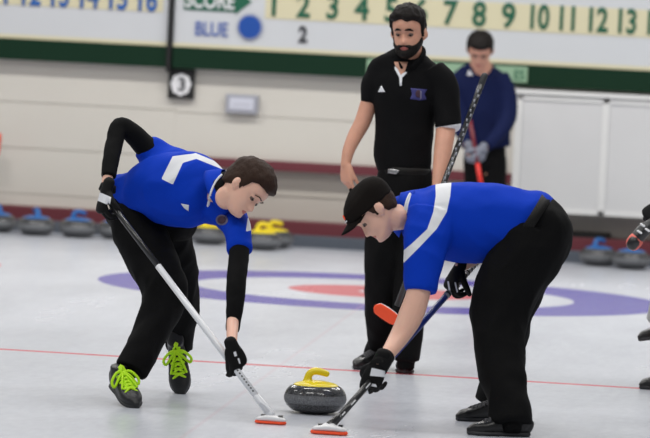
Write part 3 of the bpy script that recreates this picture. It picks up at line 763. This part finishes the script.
# undershirt sleeves
fuse('undershirt_sleeve', [ptube([(168, 165, .05, 13, 13), (147, 148, .04, 11.5, 11.5), (131, 132, .0, 10, 10), (119.5, 126.5, -.03, 9, 9), (115, 140, -.07, 8.8, 8.8), (111, 160, -.14, 8.4, 8.4), (108.6, 177, -.19, 7.4, 7.4)], Y, cap='flat')], .006, M['sleeve'], P1, 2, folds(.0022, V(0, 0, 1), 14, 16))
fuse('undershirt_sleeve', [ptube([(236, 229, -.30, 9, 9), (239.3, 249, -.38, 10, 10), (236.5, 280, -.5, 10, 10), (235, 305, -.56, 8.8, 8.8), (232.4, 331, -.60, 6.8, 6.8)], Y, cap='flat')],
     .006, M['sleeve'], P1, 2, folds(.0022, V(0, 0, 1), 14, 16))
sh_parts = [ptube([(119, 188, .02, 13, 16), (132, 191, .02, 21, 26), (150, 190, .0, 30, 30), (172, 189, -.05, 36, 31), (195, 191, -.1, 37, 31), (212, 194, -.12, 28, 27), (223, 197, -.14, 15, 15)], Y, seg=36),
            ptube([(182, 177, .02, 25, 20), (163, 165, .05, 23, 19), (152, 153, .05, 16.5, 15), (145, 146, .04, 13, 13)], Y, cap='flat'),
            ptube([(212, 204, -.10, 20, 20), (228, 214, -.2, 16, 16), (237.5, 230, -.31, 13.3, 13), (239.5, 251, -.38, 12.3, 12.3)], Y, cap='flat')]
shirt1 = fuse('shirt', sh_parts, .0075, M['blue'], P1, 14, folds(.0105, V(.8, .1, .35), 9, 3.6, 2))
k1 = 1 / 221
polys1 = [[(172.5, 156), (196, 153), (200, 158), (183, 163), (173, 185), (161, 179)], [(194, 152), (232, 168), (231, 173), (196, 159)], [(226, 170), (217, 178), (209.5, 206), (206.5, 205), (213, 180), (222, 170)],
          [(247.5, 218), (258, 214), (258, 229), (245.5, 232)]]
def pm(polys, k):
    bb = [(min(p[0] for p in q) - 6, max(p[0] for p in q) + 6, min(p[1] for p in q) - 6, max(p[1] for p in q) + 6) for q in polys]
    def f(co, ):
        x, y = proj(co); best = -.01
        for q, b in zip(polys, bb):
            if b[0] < x < b[1] and b[2] < y < b[3]: best = max(best, poly_sd(q, x, y) * k)
        return best
    return f
attr(shirt1, 'white', pm(polys1, k1))
c_ax = V(.80, -.30, .44)
col1 = collar_ring('collar', at(216.5, 193, 21.28), c_ax, V(.3, -.6, -.8), .088, .104, .072, M['blue'], P1, .0, cut=.1)
collar_ring('undershirt_neck', at(223, 191.5, 21.26), c_ax, V(.3, -.6, -.8), .070, .084, .052, M['sleeve'], P1, .0, taper=.1, cut=.1)
piping('collar_piping', [(226, 171), (217, 180), (211, 192), (208, 206)], [shirt1, col1], .0055, M['cloth_white'], P1)
decal('chest_mark', [(181, 203.5), (189, 205), (188.5, 211), (184, 207.8)], shirt1, M['cloth_white'], P1)
decal('crest', [(222 + 6.2 * math.cos(a), 220 + 5.4 * math.sin(a)) for a in np.arange(0, 2 * PI, .5)], shirt1, M['crest_pale'], P1)
decal('crest_centre', [(222 + 4.2 * math.cos(a), 220 + 3.9 * math.sin(a)) for a in np.arange(0, 2 * PI, .5)], shirt1, M['crest_dark'], P1, .003)
tr = fuse('trousers', [ptube([(124, 200, .05, 17, 22), (138, 208, .08, 27, 27), (160, 214, .12, 30, 28), (178, 222, .12, 18, 22)], Y, seg=30),
                       ptube([(128, 208, .05, 24, 26), (139, 232, .02, 25, 27), (152, 260, -.03, 24, 24), (165, 288, -.1, 22, 22), (161, 308, -.14, 20, 20), (151, 332, -.22, 17.5, 18), (140, 355, -.3, 16, 17), (131, 371, -.34, 15.5, 16)], Y, seg=30, cap='flat'), ptube([(136, 362, -.33, 9, 9), (125, 376, -.36, 8, 8)], Y, cap='flat'),
                       ptube([(165, 220, .16, 25, 26), (173, 250, .24, 22, 24), (180, 280, .3, 18, 20), (183, 305, .36, 15.5, 17), (181.5, 330, .42, 14, 15), (180, 349, .44, 13, 14)], Y, seg=30, cap='flat'), ptube([(180, 340, .43, 9, 9), (179, 350, .44, 8, 8)], Y, cap='flat')],
          .008, M['black'], P1, 5, folds(.013, V(.5, 0, .8), 9, 5, 7))
gl = fuse('glove', hand(Wl, s=1.06, fat=.0022, **left_hand), .0038, M['glove'], P1, 1)
attr(gl, 'white', pm([[(233, 352), (236, 351), (237.5, 356), (234.5, 357)], [(237, 358), (239.5, 358), (241, 364), (239, 364)]], k1))
gr = fuse('glove', hand(Wr, s=1.12, fat=.0035, cuff=.012, **right_hand), .0038, M['glove'], P1, 1)
attr(gr, 'white', pm([[(97.5, 191), (111.5, 197), (110, 206), (94, 199.5)]], k1))
mesh('wrist_strap', ptube([(108.5, 185, -.2, 8.0, 8), (107, 191, -.21, 8.8, 9)], Y, cap='flat', sub=2), M['glove'], P1)
sh = shoe(P1, at(121, 393, 21.17), V(.34, -.80, -.31), V(.05, -.4, .92), 1.05, None, M['lime'])
shoe(P1, at(177.5, 354.5, 21.98) , V(.10, -.36, -.90), V(-.04, -.88, .38), 1.07, None, M['lime'])

# ================================================================= RIGHT SWEEPER
P3 = person('man in a blue shirt and black cap bending over his broom at the right', 505, 430, 21)
Y = 21.18
hs3 = 1.10
hc3 = at(373.5, 210, 21.02); hf = V(-.60, -.12, -.80); hu = V(-.80, .0, .60)
hp, hw3, hR3 = head_parts(hc3, hf, hu, hs3)
Wn = at(379.5, 363, 20.62); Wf = at(460, 267, 21.24)
near_hand = dict(d=V(-.40, .05, -.90), n=V(.35, .88, -.15), right=False, curls=[(.45, .7, .5), (.6, .8, .5), (.75, .9, .5), (.9, 1.0, .6)], thumb=(.6, .5, .4))
far_hand = dict(d=V(-.50, -.12, -.85), n=V(.62, .40, -.45), right=True, curls=[(.9, 1.1, .6)] * 4, thumb=(.6, .6, .5))
body = [ptube([(536, 220, .0, 15, 20), (500, 224, .0, 24, 28), (450, 220, .0, 24, 34), (418, 216, -.02, 12, 18)], Y),
        neck_to_head(at(410, 212, 21.14), hc3, hR3, hs3, .056),
        ptube([(432, 222, -.10, 10, 10), (422, 258, -.24, 12.5, 12.5), (419, 290, -.28, 12, 12), (411, 315, -.31, 12.6, 12), (401, 334, -.36, 10.5, 10), (389, 352, -.49, 7.6, 8), (379.5, 364, -.56, 6.2, 6.6)], Y),
        ptube([(440, 218, .18, 13, 13), (475, 236, .2, 11, 11), (487, 246, .16, 9, 9), (476, 256, .10, 8, 8), (460, 267, .06, 6.0, 6.4)], Y),
        ptube([(534, 234, -.06, 16, 15), (508, 290, -.1, 17, 16), (499, 345, -.2, 14, 14), (506, 385, -.31, 10, 10), (510, 408, -.36, 7, 7)], Y),
        ptube([(534, 236, .08, 16, 15), (515, 290, .17, 16, 16), (503, 345, .3, 13, 14), (496, 372, .36, 8, 9), (492, 393, .40, 6, 6)], Y)]
body += hp + hand(Wn, s=1.12, fat=-.002, **near_hand) + hand(Wf, s=1.12, fat=-.002, **far_hand)
b3 = fuse('body', body, .0052, M['skin2'], P3, 2); skin_attrs(b3, hw3, hR3, hc3, hs3)
eyes(hw3, hR3, hs3, P3, M['hair2'], brow=.0016)
shell('hair', hw3, hairfn(front=.075, nape=-.066, top=-.010, sidet=.010, sidebum=-.036), M['hair2'], P3, .002, 3)
# cap: crown built on the head's surface, brim swept forward
def cap_thick(v):
    x, y, z = v; lim = np.interp(y, [-.10, -.03, .02, .09], [-.012, .0, .014, .034]); k = ss(-.003, .003, z - lim)
    return -.010 + k * (.023 - .005 * ss(.06, .11, z) + .012 * ss(.0, -.08, y) * ss(.0, .06, z) + .004 * ss(.0, .08, y))
cp = shell('cap', hw3, cap_thick, M['cap'], P3, .0006)
bv_, bf_ = [], []
nb = 17; mb = 7
for j in range(mb):
    for i in range(nb):
        a = -1.25 + 2.5 * i / (nb - 1); t = j / (mb - 1)
        x0 = .080 * math.sin(a); y0 = .012 + .092 * math.cos(a)
        L_ = .056 * math.cos(a * .95) ** .55 if abs(a) < 1.6 else 0
        x = x0 * (1 - .06 * t); y = y0 + L_ * t; z = .050 - .10 * (x * x / .0064) * .36 - t * .008 - (.0 if abs(a) < 9 else 0)
        bv_.append(hw3((x, y, z)))
for j in range(mb - 1):
    for i in range(nb - 1): bf_.append([j * nb + i, j * nb + i + 1, (j + 1) * nb + i + 1, (j + 1) * nb + i])
bm_ = mesh('brim', (bv_, bf_), M['cap'], None); sub(bm_, cp); so = bm_.modifiers.new('s', 'SOLIDIFY'); so.thickness = .005; so.offset = 0
sub(mesh('button', ball(hw3((0, -.01, .122)), .008, 10), M['cap'], None), cp)
sub(mesh('emblem', join([tube([hw3((-.034 + .010 * k, .104, .070)), hw3((-.030 + .010 * k, .096, .084))], .0022, sub=2, seg=8) for k in range(3)]), M['orange'], None), cp)
sub(mesh('emblem', tube([hw3((-.036, .106, .060)), hw3((-.010, .112, .060))], .003, sub=2, seg=8), M['cloth_white'], None), cp)
sh_parts = [ptube([(400, 211, -.02, 15, 18), (409, 212, -.02, 22, 29), (424, 217, -.01, 31, 40), (448, 221, .0, 38, 43), (475, 223, .0, 39.5, 40), (500, 222.5, .0, 38, 37), (520, 219, .0, 32, 36), (534, 216, .0, 25, 34)], Y, seg=40),
            ptube([(434, 216, -.13, 27, 20), (427, 240, -.2, 23, 19), (423, 266, -.25, 18.5, 17), (420.5, 291, -.28, 16, 15.5)], Y, cap='flat'),
            ptube([(440, 216, .13, 25, 20), (452, 226, .18, 20, 17), (464, 236, .19, 16, 15)], Y, cap='flat')]
shirt3 = fuse('shirt', sh_parts, .0075, M['blue'], P3, 14, folds(.0095, V(.75, .1, -.5), 8, 3, 5))
polys3 = [[(435, 179), (452, 179), (450.5, 196), (447, 212), (437, 229), (420, 247), (402, 265), (396, 270), (396, 256), (411, 244), (427, 229), (433, 212), (435.5, 196)],
          [(409, 193), (412, 193), (408.5, 205), (407, 214), (403.5, 213), (404.5, 203)]]
attr(shirt3, 'white', pm(polys3, 1 / 220))
col3 = collar_ring('collar', at(407, 214, 21.14), V(-.93, 0, .32), V(-.3, 0, -.9), .090, .098, .056, M['blue'], P3, .0, cut=.15)
piping('collar_piping', [(410, 194), (407.5, 199), (405.5, 206), (404.5, 213)], [shirt3, col3], .0055, M['cloth_white'], P3)
tr3 = fuse('trousers', [ptube([(537, 217, .0, 19, 30), (542, 221, .0, 24.5, 35), (547.5, 232, .0, 24.5, 36), (543, 248, 0, 25, 34)], Y, seg=36),
                        ptube([(539.5, 232, -.06, 32, 26), (527, 256, -.08, 34, 27), (510, 284, -.1, 33, 26), (500, 310, -.13, 29, 24), (498, 335, -.18, 26, 22), (500, 360, -.24, 24.5, 21), (506, 390, -.32, 20.5, 20), (510, 410, -.36, 20.5, 20), (511.5, 425, -.39, 20, 19)], Y, seg=32, cap='flat'), ptube([(512, 418, -.38, 9, 9), (512, 431, -.42, 9, 9)], Y, cap='flat'),
                        ptube([(542, 234, .1, 30, 26), (524, 270, .14, 29, 25), (510, 310, .2, 24, 22), (506, 345, .28, 19, 19), (499, 375, .37, 17, 17), (491, 402, .41, 15, 16)], Y, seg=32, cap='flat'), ptube([(491, 398, .38, 9, 9), (493, 414, .33, 9, 9)], Y, cap='flat')],
           .008, M['black'], P3, 5, folds(.013, V(.4, 0, .8), 8, 5, 3))
# belt follows the waistband
def ring_band(name, cx, cy, Yc, ax, bx, ang, wid, m, parent, k, off=0):
    """flat band round the waist; ax half length in the picture plane, bx half depth, ang tilt of the long axis in degrees"""
    c = at(cx, cy, Yc); u = (CR * math.cos(ang) + CU * math.sin(ang)); v = CF; w2 = u.cross(v).normalized()
    vs, fs = [], []; n = 56
    for t in range(n):
        a = 2 * PI * t / n
        for h in (-wid / 2, wid / 2):
            for rr in (0, .005): vs.append(c + u * (ax * k + rr) * math.cos(a) + v * (bx * k + rr) * math.sin(a) + w2 * h)
    for t in range(n):
        i, j = t * 4, ((t + 1) % n) * 4
        fs += [[i, j, j + 2, i + 2], [i + 1, i + 3, j + 3, j + 1], [i, i + 1, j + 1, j], [i + 2, j + 2, j + 3, i + 3]]
    return mesh(name, (vs, fs), m, parent, True)
ring_band('belt', 531.5, 219, Y, 26.5, 40, math.radians(57), .046, M['belt'], P3, 1 / 221)
decal('belt_loop', [(541, 199), (546, 200.5), (541, 209), (536.5, 207)], tr3, M['black'], P3, .012)
gn = fuse('glove', hand(Wn, s=1.12, fat=.004, cuff=.022, **near_hand), .0038, M['glove'], P3, 1)
attr(gn, 'white', pm([[(371.5, 367.5), (387, 371), (386, 377.5), (369.5, 376)], [(369.5, 383), (376, 384), (377.5, 387.5), (371, 386.5)], [(364, 391), (368, 390), (370, 397), (366, 397.5)]], 1 / 226))
mesh('wrist_strap', ptube([(386, 356, -.51, 9.2, 10.5), (378, 368, -.57, 9.8, 12)], Y, cap='flat', sub=2), M['glove'], P3)
gf = fuse('glove', hand(Wf, s=1.12, fat=.0032, cuff=.004, **far_hand), .0038, M['glove'], P3, 1)
attr(gf, 'white', pm([[(447, 281), (449, 281), (451.5, 295), (449, 296)], [(454, 282), (456, 282), (458.5, 292), (456.5, 293)], [(442, 292), (445, 292), (446, 296), (442, 296)]], 1 / 224))
f = ice_at(511, 436); d_ = V(-1, -.22, 0); d_.z = 0
shoe(P3, Vector((f.x, f.y, 0)), d_, Vector((0, 0, 1)), .98, M['shoe_leather'], M['lace_dark'], False)
f = ice_at(493, 421); d_ = V(-1, -.5, 0); d_.z = 0
shoe(P3, Vector((f.x, f.y, 0)), d_, Vector((0, 0, 1)), .93, M['shoe_leather'], M['lace_dark'], False)

# ================================================================= BEARDED PLAYER
P2 = person('bearded man in a black polo shirt standing between the sweepers', 392, 372, 24)
Y = 23.95; k2 = 1 / 199.5
hs2 = 1.07
hc2 = at(408.5, 31.5, 23.90); hf = V(-.28, -.94, -.16); hu = V(-.02, -.15, .98)
hp, hw2, hR2 = head_parts(hc2, hf, hu, hs2, .93)
W2l = at(345.5, 163, 23.88); W2r = at(437, 194, 23.72)
lh2 = dict(d=V(.02, -.10, -1), n=V(.75, .6, 0), right=True, curls=[(.25, .3, .2), (.35, .35, .25), (.45, .45, .3), (.55, .5, .3)], thumb=(.25, .2, .1), splay=.30)
rh2 = dict(d=V(.12, -.35, -.93), n=V(.1, .9, -.35), right=False, curls=[(.8, 1.0, .6)] * 4, thumb=(.6, .6, .5))
body = [ptube([(405, 64, .03, 11, 11), (405, 80, .02, 26, 14), (405, 110, .02, 26, 17), (405, 150, .02, 22, 15), (405, 178, .02, 20, 15)], Y),
        neck_to_head(at(407, 66, 23.99), hc2, hR2, hs2, .061),
        ptube([(382, 80, .03, 7, 7), (371, 98, .02, 8.6, 9), (363, 121, .0, 8.3, 8.6), (355, 136, -.02, 7.6, 7.8), (348.5, 151, -.05, 6.2, 6.6), (345.5, 165, -.07, 5.0, 5.4)], Y),
        ptube([(434, 84, .02, 8, 8), (446, 104, .0, 10.5, 10.5), (445.5, 130, -.04, 9.8, 10), (443, 150, -.1, 9.2, 9.4), (440, 172, -.17, 7.5, 8), (437, 195, -.23, 5.6, 6)], Y),
        ptube([(394, 190, .02, 14, 14), (385, 240, -.02, 15, 15), (382, 290, .03, 11, 12), (383, 325, .08, 8, 8), (382, 340, .13, 6, 6)], Y),
        ptube([(414, 190, .02, 14, 14), (415, 240, -.02, 15, 15), (409, 290, -.06, 11, 12), (408, 330, -.09, 8, 8), (407, 350, -.1, 6, 6)], Y)]
body += hp + hand(W2l, s=1.0, **lh2) + hand(W2r, s=1.0, **rh2)
b2 = fuse('body', body, .0055, M['skin'], P2, 2); skin_attrs(b2, hw2, hR2, hc2, hs2)
eyes(hw2, hR2, hs2, P2, M['hair'], brow=.0036)
def hair2(v):
    x, y, z = v
    lim = np.interp(y, [-.06, -.03, -.012, .012, .03, .05, .09], [-.055, -.03, -.02, -.026, .034, .054, .066 + .006 * math.sin(x * 90)])
    k = ss(-.005, .007, z - lim)
    return -.006 + k * (.017 + .013 * ss(.03, .10, z) + .006 * ss(-.01, .06, x * 0 + y))
shell('hair', hw2, hair2, M['hair'], P2, .007, 9)
def beard2(v):
    x, y, z = v; ax = abs(x)
    up = np.interp(y, [-.02, .0, .03, .055, .075], [-.016, -.012, -.038, -.052, -.058])   # full beard and moustache round the mouth
    k = ss(-.005, .005, up - z) * ss(-.022, -.004, y)
    if y > .05:
        k = max(k, ss(.012, .006, abs(z + .062)) * ss(.040, .030, ax) * ss(-.0515, -.0555, z))
        k *= 1 - ss(1.25, .85, math.hypot(x / .0215, (z + .0705) / .0075))
    return -.007 + k * .015
shell('beard', hw2, beard2, M['hair'], P2, .002, 5)
shp = [ptube([(407, 54, .06, 14, 13), (406.5, 60, .04, 26, 16), (406, 66, .03, 37, 19), (406, 74, .03, 39, 22), (406.5, 86, .02, 36, 24), (405, 105, .02, 31.5, 24), (404, 130, .02, 29, 22), (403, 152, .02, 28.5, 22), (404.5, 169, .02, 27, 21.5)], Y, seg=36, cap='flat'),
       ptube([(385, 73, .02, 15, 16), (375.5, 84, .02, 13.5, 14), (371, 97, .02, 10, 12), (369.5, 104, .01, 8.2, 10)], Y, cap='flat'),
       ptube([(430, 73, .02, 17, 17), (442, 87, .01, 16, 15), (447, 110, -.01, 13.2, 13.5), (448, 129.5, -.04, 12.6, 13)], Y, cap='flat')]
shirt2 = fuse('polo_shirt', shp, .0075, M['polo'], P2, 14, folds(.008, V(.3, 0, -.9), 8, 4, 1))
attr(shirt2, 'white', pm([[(434, 127.5), (463, 123), (464, 136), (434, 138)]], k2))
mesh('collar', tube([hw2((-.02, -.085, -.085)), hw2((-.062, -.055, -.095)), hw2((-.066, -.005, -.125)), hw2((-.030, .045, -.165))], [.008, .010, .010, .008], [.014, .020, .024, .022], hint=hR2 @ Vector((1, 0, 0)), sub=5), M['polo'], P2)
mesh('collar', tube([hw2((.02, -.085, -.085)), hw2((.064, -.055, -.095)), hw2((.068, -.005, -.125)), hw2((.026, .045, -.170))], [.008, .010, .010, .008], [.014, .020, .024, .022], hint=hR2 @ Vector((1, 0, 0)), sub=5), M['polo'], P2)
decal('neck_opening', [(394, 62), (408, 62), (404.5, 72.5), (401, 76), (398.5, 75)], shirt2, M['skin'], P2, .002)
decal('neck_cord', [(394.5, 66.5), (397, 68), (400.8, 75.5), (405.5, 72), (407, 73), (402.2, 78), (401.8, 86), (399.8, 86), (399.2, 77.5), (395, 70)], shirt2, M['cloth_white'], P2, .004)
decal('chest_mark', [(381.5, 85.5), (385.3, 92), (378, 92)], shirt2, M['cloth_white'], P2)
decal('crest', [(410.5, 88), (427, 89.5), (424.5, 94), (426.5, 99.5), (419.5, 100.5), (410, 99), (412, 94)], shirt2, M['crest_blue'], P2)
decal('crest_centre', [(418.5 + 3.2 * math.cos(a), 93.8 + 4 * math.sin(a)) for a in np.arange(0, 2 * PI, .6)], shirt2, M['crest_dark'], P2, .003)
decal('crest_mark', [(420, 91), (421.5, 91), (421.5, 98), (419.5, 100), (420, 96)], shirt2, M['crest_pale'], P2, .0045)
tr2 = fuse('trousers', [ptube([(405, 166, .02, 25, 21), (405, 182, .02, 28, 23), (405, 200, .02, 30, 23), (404, 212, .02, 26, 22)], Y, seg=32),
                        ptube([(392, 195, .02, 20, 21), (386, 225, .0, 20, 20), (383.5, 260, -.01, 18, 18), (382.5, 300, .03, 17, 17), (383, 325, .08, 16.5, 16), (382.5, 342, .14, 14, 14), (375, 355, .2, 11, 12)], Y, seg=28, cap='flat'), ptube([(377, 350, .18, 8, 8), (375, 362, .14, 7.5, 7.5)], Y, cap='flat'),
                        ptube([(417, 195, .02, 20, 21), (416, 230, .0, 19.5, 20), (412, 265, -.02, 17, 18), (409.5, 300, -.06, 15.5, 16), (408.5, 330, -.09, 14, 15), (406.5, 360, -.1, 12.5, 13)], Y, seg=28, cap='flat'), ptube([(406, 355, -.1, 8.5, 8.5), (405.5, 369, -.1, 8, 8)], Y, cap='flat')],
           .008, M['black'], P2, 5, folds(.011, V(.1, 0, -.9), 8, 5, 12))
ring_band('belt', 404.8, 171.5, Y + .02, 26.0, 22.3, math.radians(-3), .036, M['belt'], P2, k2)
decal('belt_buckle', [(388.5, 168.5), (399, 170), (398.5, 177), (388, 175.5)], bpy.data.objects.get('belt.001') or tr2, M['buckle'], P2, .004)
f = ice_at(375, 368); d_ = V(-.50, -.80, 0); d_.z = 0
shoe(P2, Vector((f.x, f.y, 0)), d_, Vector((0, 0, 1)), .98, M['shoe_leather'], M['lace_dark'], False)
f = ice_at(405, 371); d_ = V(-.03, -1, 0); d_.z = 0
shoe(P2, Vector((f.x, f.y, 0)), d_, Vector((0, 0, 1)), 1.0, M['shoe_leather'], M['lace_dark'], False)

# ================================================================= NAVY PLAYER, FAR BACK
P4 = person('person in a navy jacket standing by the wall, looking down at a broom', 483, 258, 33.9)
Y = 33.95
hc4 = at(480, 49.5, 33.80); hf = V(-.10, -.72, -.62); hu = V(.02, -.55, .82)
hp, hw4, hR4 = head_parts(hc4, hf, hu, 1.05)
W4a = at(469, 146, 33.62); W4b = at(483, 148, 33.62)
ha = dict(d=V(.35, -.2, -.85), n=V(.6, .5, 0), right=True, curl=(.8, .9, .5)); hb = dict(d=V(-.45, -.2, -.85), n=V(-.6, .5, 0), right=False, curl=(.8, .9, .5))
ft4 = ice_at(484, 259); zf = lambda px: ice_at(px, 258)
body = [ptube([(481, 68, .0, 12, 11), (482, 90, .05, 20, 13), (484, 120, .08, 18, 13), (485, 150, .08, 17, 13)], Y),
        neck_to_head(at(482, 68, 33.9), hc4, hR4, 1.05, .06),
        ptube([(462, 80, .03, 7, 7), (456, 112, .0, 6, 6), (468, 146, -.3, 3.6, 3.8)], Y), ptube([(503, 84, .03, 7, 7), (507, 115, .0, 6, 6), (484, 148, -.3, 3.6, 3.8)], Y),
        ptube([(476, 155, .08, 11, 11), (475, 205, .02, 8, 8), (474, 250, .06, 5, 5)], Y), ptube([(493, 155, .08, 11, 11), (494, 205, .02, 8, 8), (494, 251, .06, 5, 5)], Y)]
body += hp + hand(W4a, s=1, **ha) + hand(W4b, s=1, **hb)
b4 = fuse('body', body, .008, M['skin'], P4, 1); skin_attrs(b4, hw4, hR4, hc4, 1.05)
eyes(hw4, hR4, 1.05, P4, M['hair'])
shell('hair', hw4, hairfn(front=.062, nape=-.06, top=.024, sidet=.014), M['hair'], P4, .004, 2)
jk = fuse('jacket', [ptube([(482, 65, .0, 11, 12), (481, 73, .02, 24, 15), (481, 84, .03, 29, 18), (484, 112, .05, 26, 19), (485.5, 147, .06, 24.5, 18)], Y, seg=30, cap='flat'),
                     ptube([(466, 78, .02, 13, 12), (457, 95, .0, 11, 10), (457, 118, -.06, 9, 9), (464, 136, -.2, 7, 7), (468.5, 145, -.28, 5.4, 5.6)], Y, cap='flat'),
                     ptube([(496, 80, .02, 14, 13), (506, 95, .0, 10.5, 10), (507, 118, -.05, 9, 9), (496, 137, -.2, 7.5, 7.5), (486, 146, -.28, 5.6, 5.8)], Y, cap='flat')],
          .010, M['navy'], P4, 4, folds(.006, V(.1, 0, -1), 7, 4, 4))
decal('chest_mark', [(469, 70), (473.5, 75.5), (467, 75)], jk, M['cloth_white'], P4)
fuse('trousers', [ptube([(485, 140, .08, 20, 15), (485, 160, .08, 21, 16)], Y), ptube([(475, 158, .08, 11.5, 12), (475, 205, .03, 10, 10), (474, 249, .05, 8.5, 8.5)], Y, cap='flat'), ptube([(495, 158, .08, 11.5, 12), (495, 205, .03, 10, 10), (494, 250, .05, 8.5, 8.5)], Y, cap='flat')],
     .010, M['black'], P4, 3, folds(.006, V(0, 0, -1), 7, 4, 4))
M['glove_grey'] = mat('glove_grey', col(120, 124, 136), .7)
fuse('glove', hand(W4a, s=1.1, fat=.004, **ha), .006, M['glove_grey'], P4, 1); fuse('glove', hand(W4b, s=1.1, fat=.004, **hb), .006, M['glove_grey'], P4, 1)
for px in (474, 494):
    q = at(px, 250, Y + .05); d_ = V(-.1, -1, 0); d_.z = 0
    shoe(P4, Vector((q.x, q.y, 0)), d_, Vector((0, 0, 1)), 1, M['shoe_leather'])

# ================================================================= PLAYER AT THE RIGHT EDGE
P5 = person('person at the right edge, only pale trousers, shoes, glove and broom in view', 668, 392, 23.7)
Y = 23.75; k5 = 1 / 200
hc5 = at(706, 70, 23.55); hf = V(-.6, -.5, -.5); hu = V(-.3, -.3, .9)
hp, hw5, hR5 = head_parts(hc5, hf, hu, 1.05)
W5 = at(663, 205, 23.5)
h5 = dict(d=V(-.75, -.1, -.5), n=V(-.3, .5, -.6), right=True, curl=(.9, 1.1, .6), thumb=(.6, .6, .5))
body = [ptube([(712, 105, 0, 15, 14), (716, 125, 0, 30, 18), (712, 170, .0, 26, 18), (705, 215, 0, 26, 20)], Y), neck_to_head(at(712, 104, 23.7), hc5, hR5, 1.05, .06),
        ptube([(694, 122, -.05, 10, 10), (690, 165, -.15, 8.5, 8.5), (663, 205, -.25, 5.4, 5.8)], Y), ptube([(738, 125, .0, 10, 10), (746, 170, -.05, 8.5, 8.5), (722, 205, -.2, 5.4, 5.8)], Y),
        ptube([(694, 215, 0, 17, 17), (682, 275, -.1, 13, 13), (668, 330, -.05, 9, 9), (666, 380, -.05, 6.5, 6.5)], Y), ptube([(718, 215, .1, 17, 17), (706, 275, .1, 13, 13), (672, 290, .2, 9, 9), (656, 322, .28, 6.5, 6.5)], Y)]
body += hp + hand(W5, s=1, **h5)
b5 = fuse('body', body, .009, M['skin2'], P5, 1); skin_attrs(b5, hw5, hR5, hc5, 1.05)
shell('hair', hw5, hairfn(), M['hair'], P5, .003)
fuse('jacket', [ptube([(712, 103, 0, 14, 14), (715, 115, 0, 32, 19), (713, 165, 0, 31, 21), (706, 212, 0, 30, 22)], Y, cap='flat'), ptube([(694, 122, -.05, 13, 13), (690, 165, -.15, 11, 11), (668, 199, -.24, 8, 8)], Y, cap='flat'),
                ptube([(738, 125, 0, 13, 13), (746, 170, -.05, 11, 11), (724, 203, -.19, 8, 8)], Y, cap='flat')], .010, M['navy'], P5, 3)
fuse('trousers', [ptube([(706, 205, 0, 28, 22), (706, 228, 0, 30, 22)], Y), ptube([(694, 215, 0, 21, 20), (684, 275, -.1, 17, 17), (674, 330, -.08, 14, 14), (671, 376, -.05, 12, 12)], Y, cap='flat'),
                  ptube([(718, 215, .1, 21, 20), (704, 268, .1, 17, 17), (672, 284, .2, 15, 14), (656, 322, .28, 10.5, 10)], Y, cap='flat')], .010, M['grey_trousers'], P5, 3)
fuse('glove', hand(W5, s=1.08, fat=.003, **h5), .005, M['glove'], P5, 1)
f = ice_at(671, 389); d_ = V(-.8, -.5, 0); d_.z = 0
shoe(P5, Vector((f.x, f.y, 0)), d_, Vector((0, 0, 1)), .95, M['shoe_leather'])
shoe(P5, at(670, 337, 24.05), V(-.8, -.4, -.1), V(-.1, -.0, 1), .9, M['shoe_leather'])
A5 = at(742, 143, 23.35); B5 = at(640, 236, 23.3)
br5 = thing('curling_broom', 'black broom head with coral pad raised at the right edge', 'broom', tuple(B5))
shaft_parts(br5, A5, B5, [(0, .9, M['shaft_black'], 'shaft', 1)])
fuse('brush_head', [tube([at(654, 222, 23.3), at(643, 231, 23.3), at(634, 242, 23.3)], [.026, .036, .034], [.024, .030, .032], sub=4)], .004, M['shaft_black'], br5, 1)
mesh('brush_pad', tube([at(635.5, 240.5, 23.3), at(633.4, 243.2, 23.3)], [.0385, .037], sub=2, seg=28), M['pink'], br5)
mesh('pad_face', tube([at(634.6, 241.4, 23.29), at(632.6, 244.1, 23.29)], [.033, .031], sub=2, seg=28), M['shaft_black'], br5)
mesh('print', join([tube([at(x, y, 23.262), at(x + 3, y + 2, 23.262)], .006, sub=1) for x, y in ((641, 224), (646, 229), (638, 231))]), M['white'], br5)
# broom leaning at the left edge
A6 = at(-26, 225, 34.75); B6 = at(-4, 160, 35.0)
br6 = thing('curling_broom', 'broom propped on the wall with its orange pad just inside the left edge', 'broom', tuple(A6))
shaft_parts(br6, A6, B6, [(0, 1, M['shaft_black'], 'shaft', 1)])
broom_head(br6, at(-.5, 145, 35.05) , V(.12, 0, 1), V(-1, .2, 0), 1.0, clips=False)
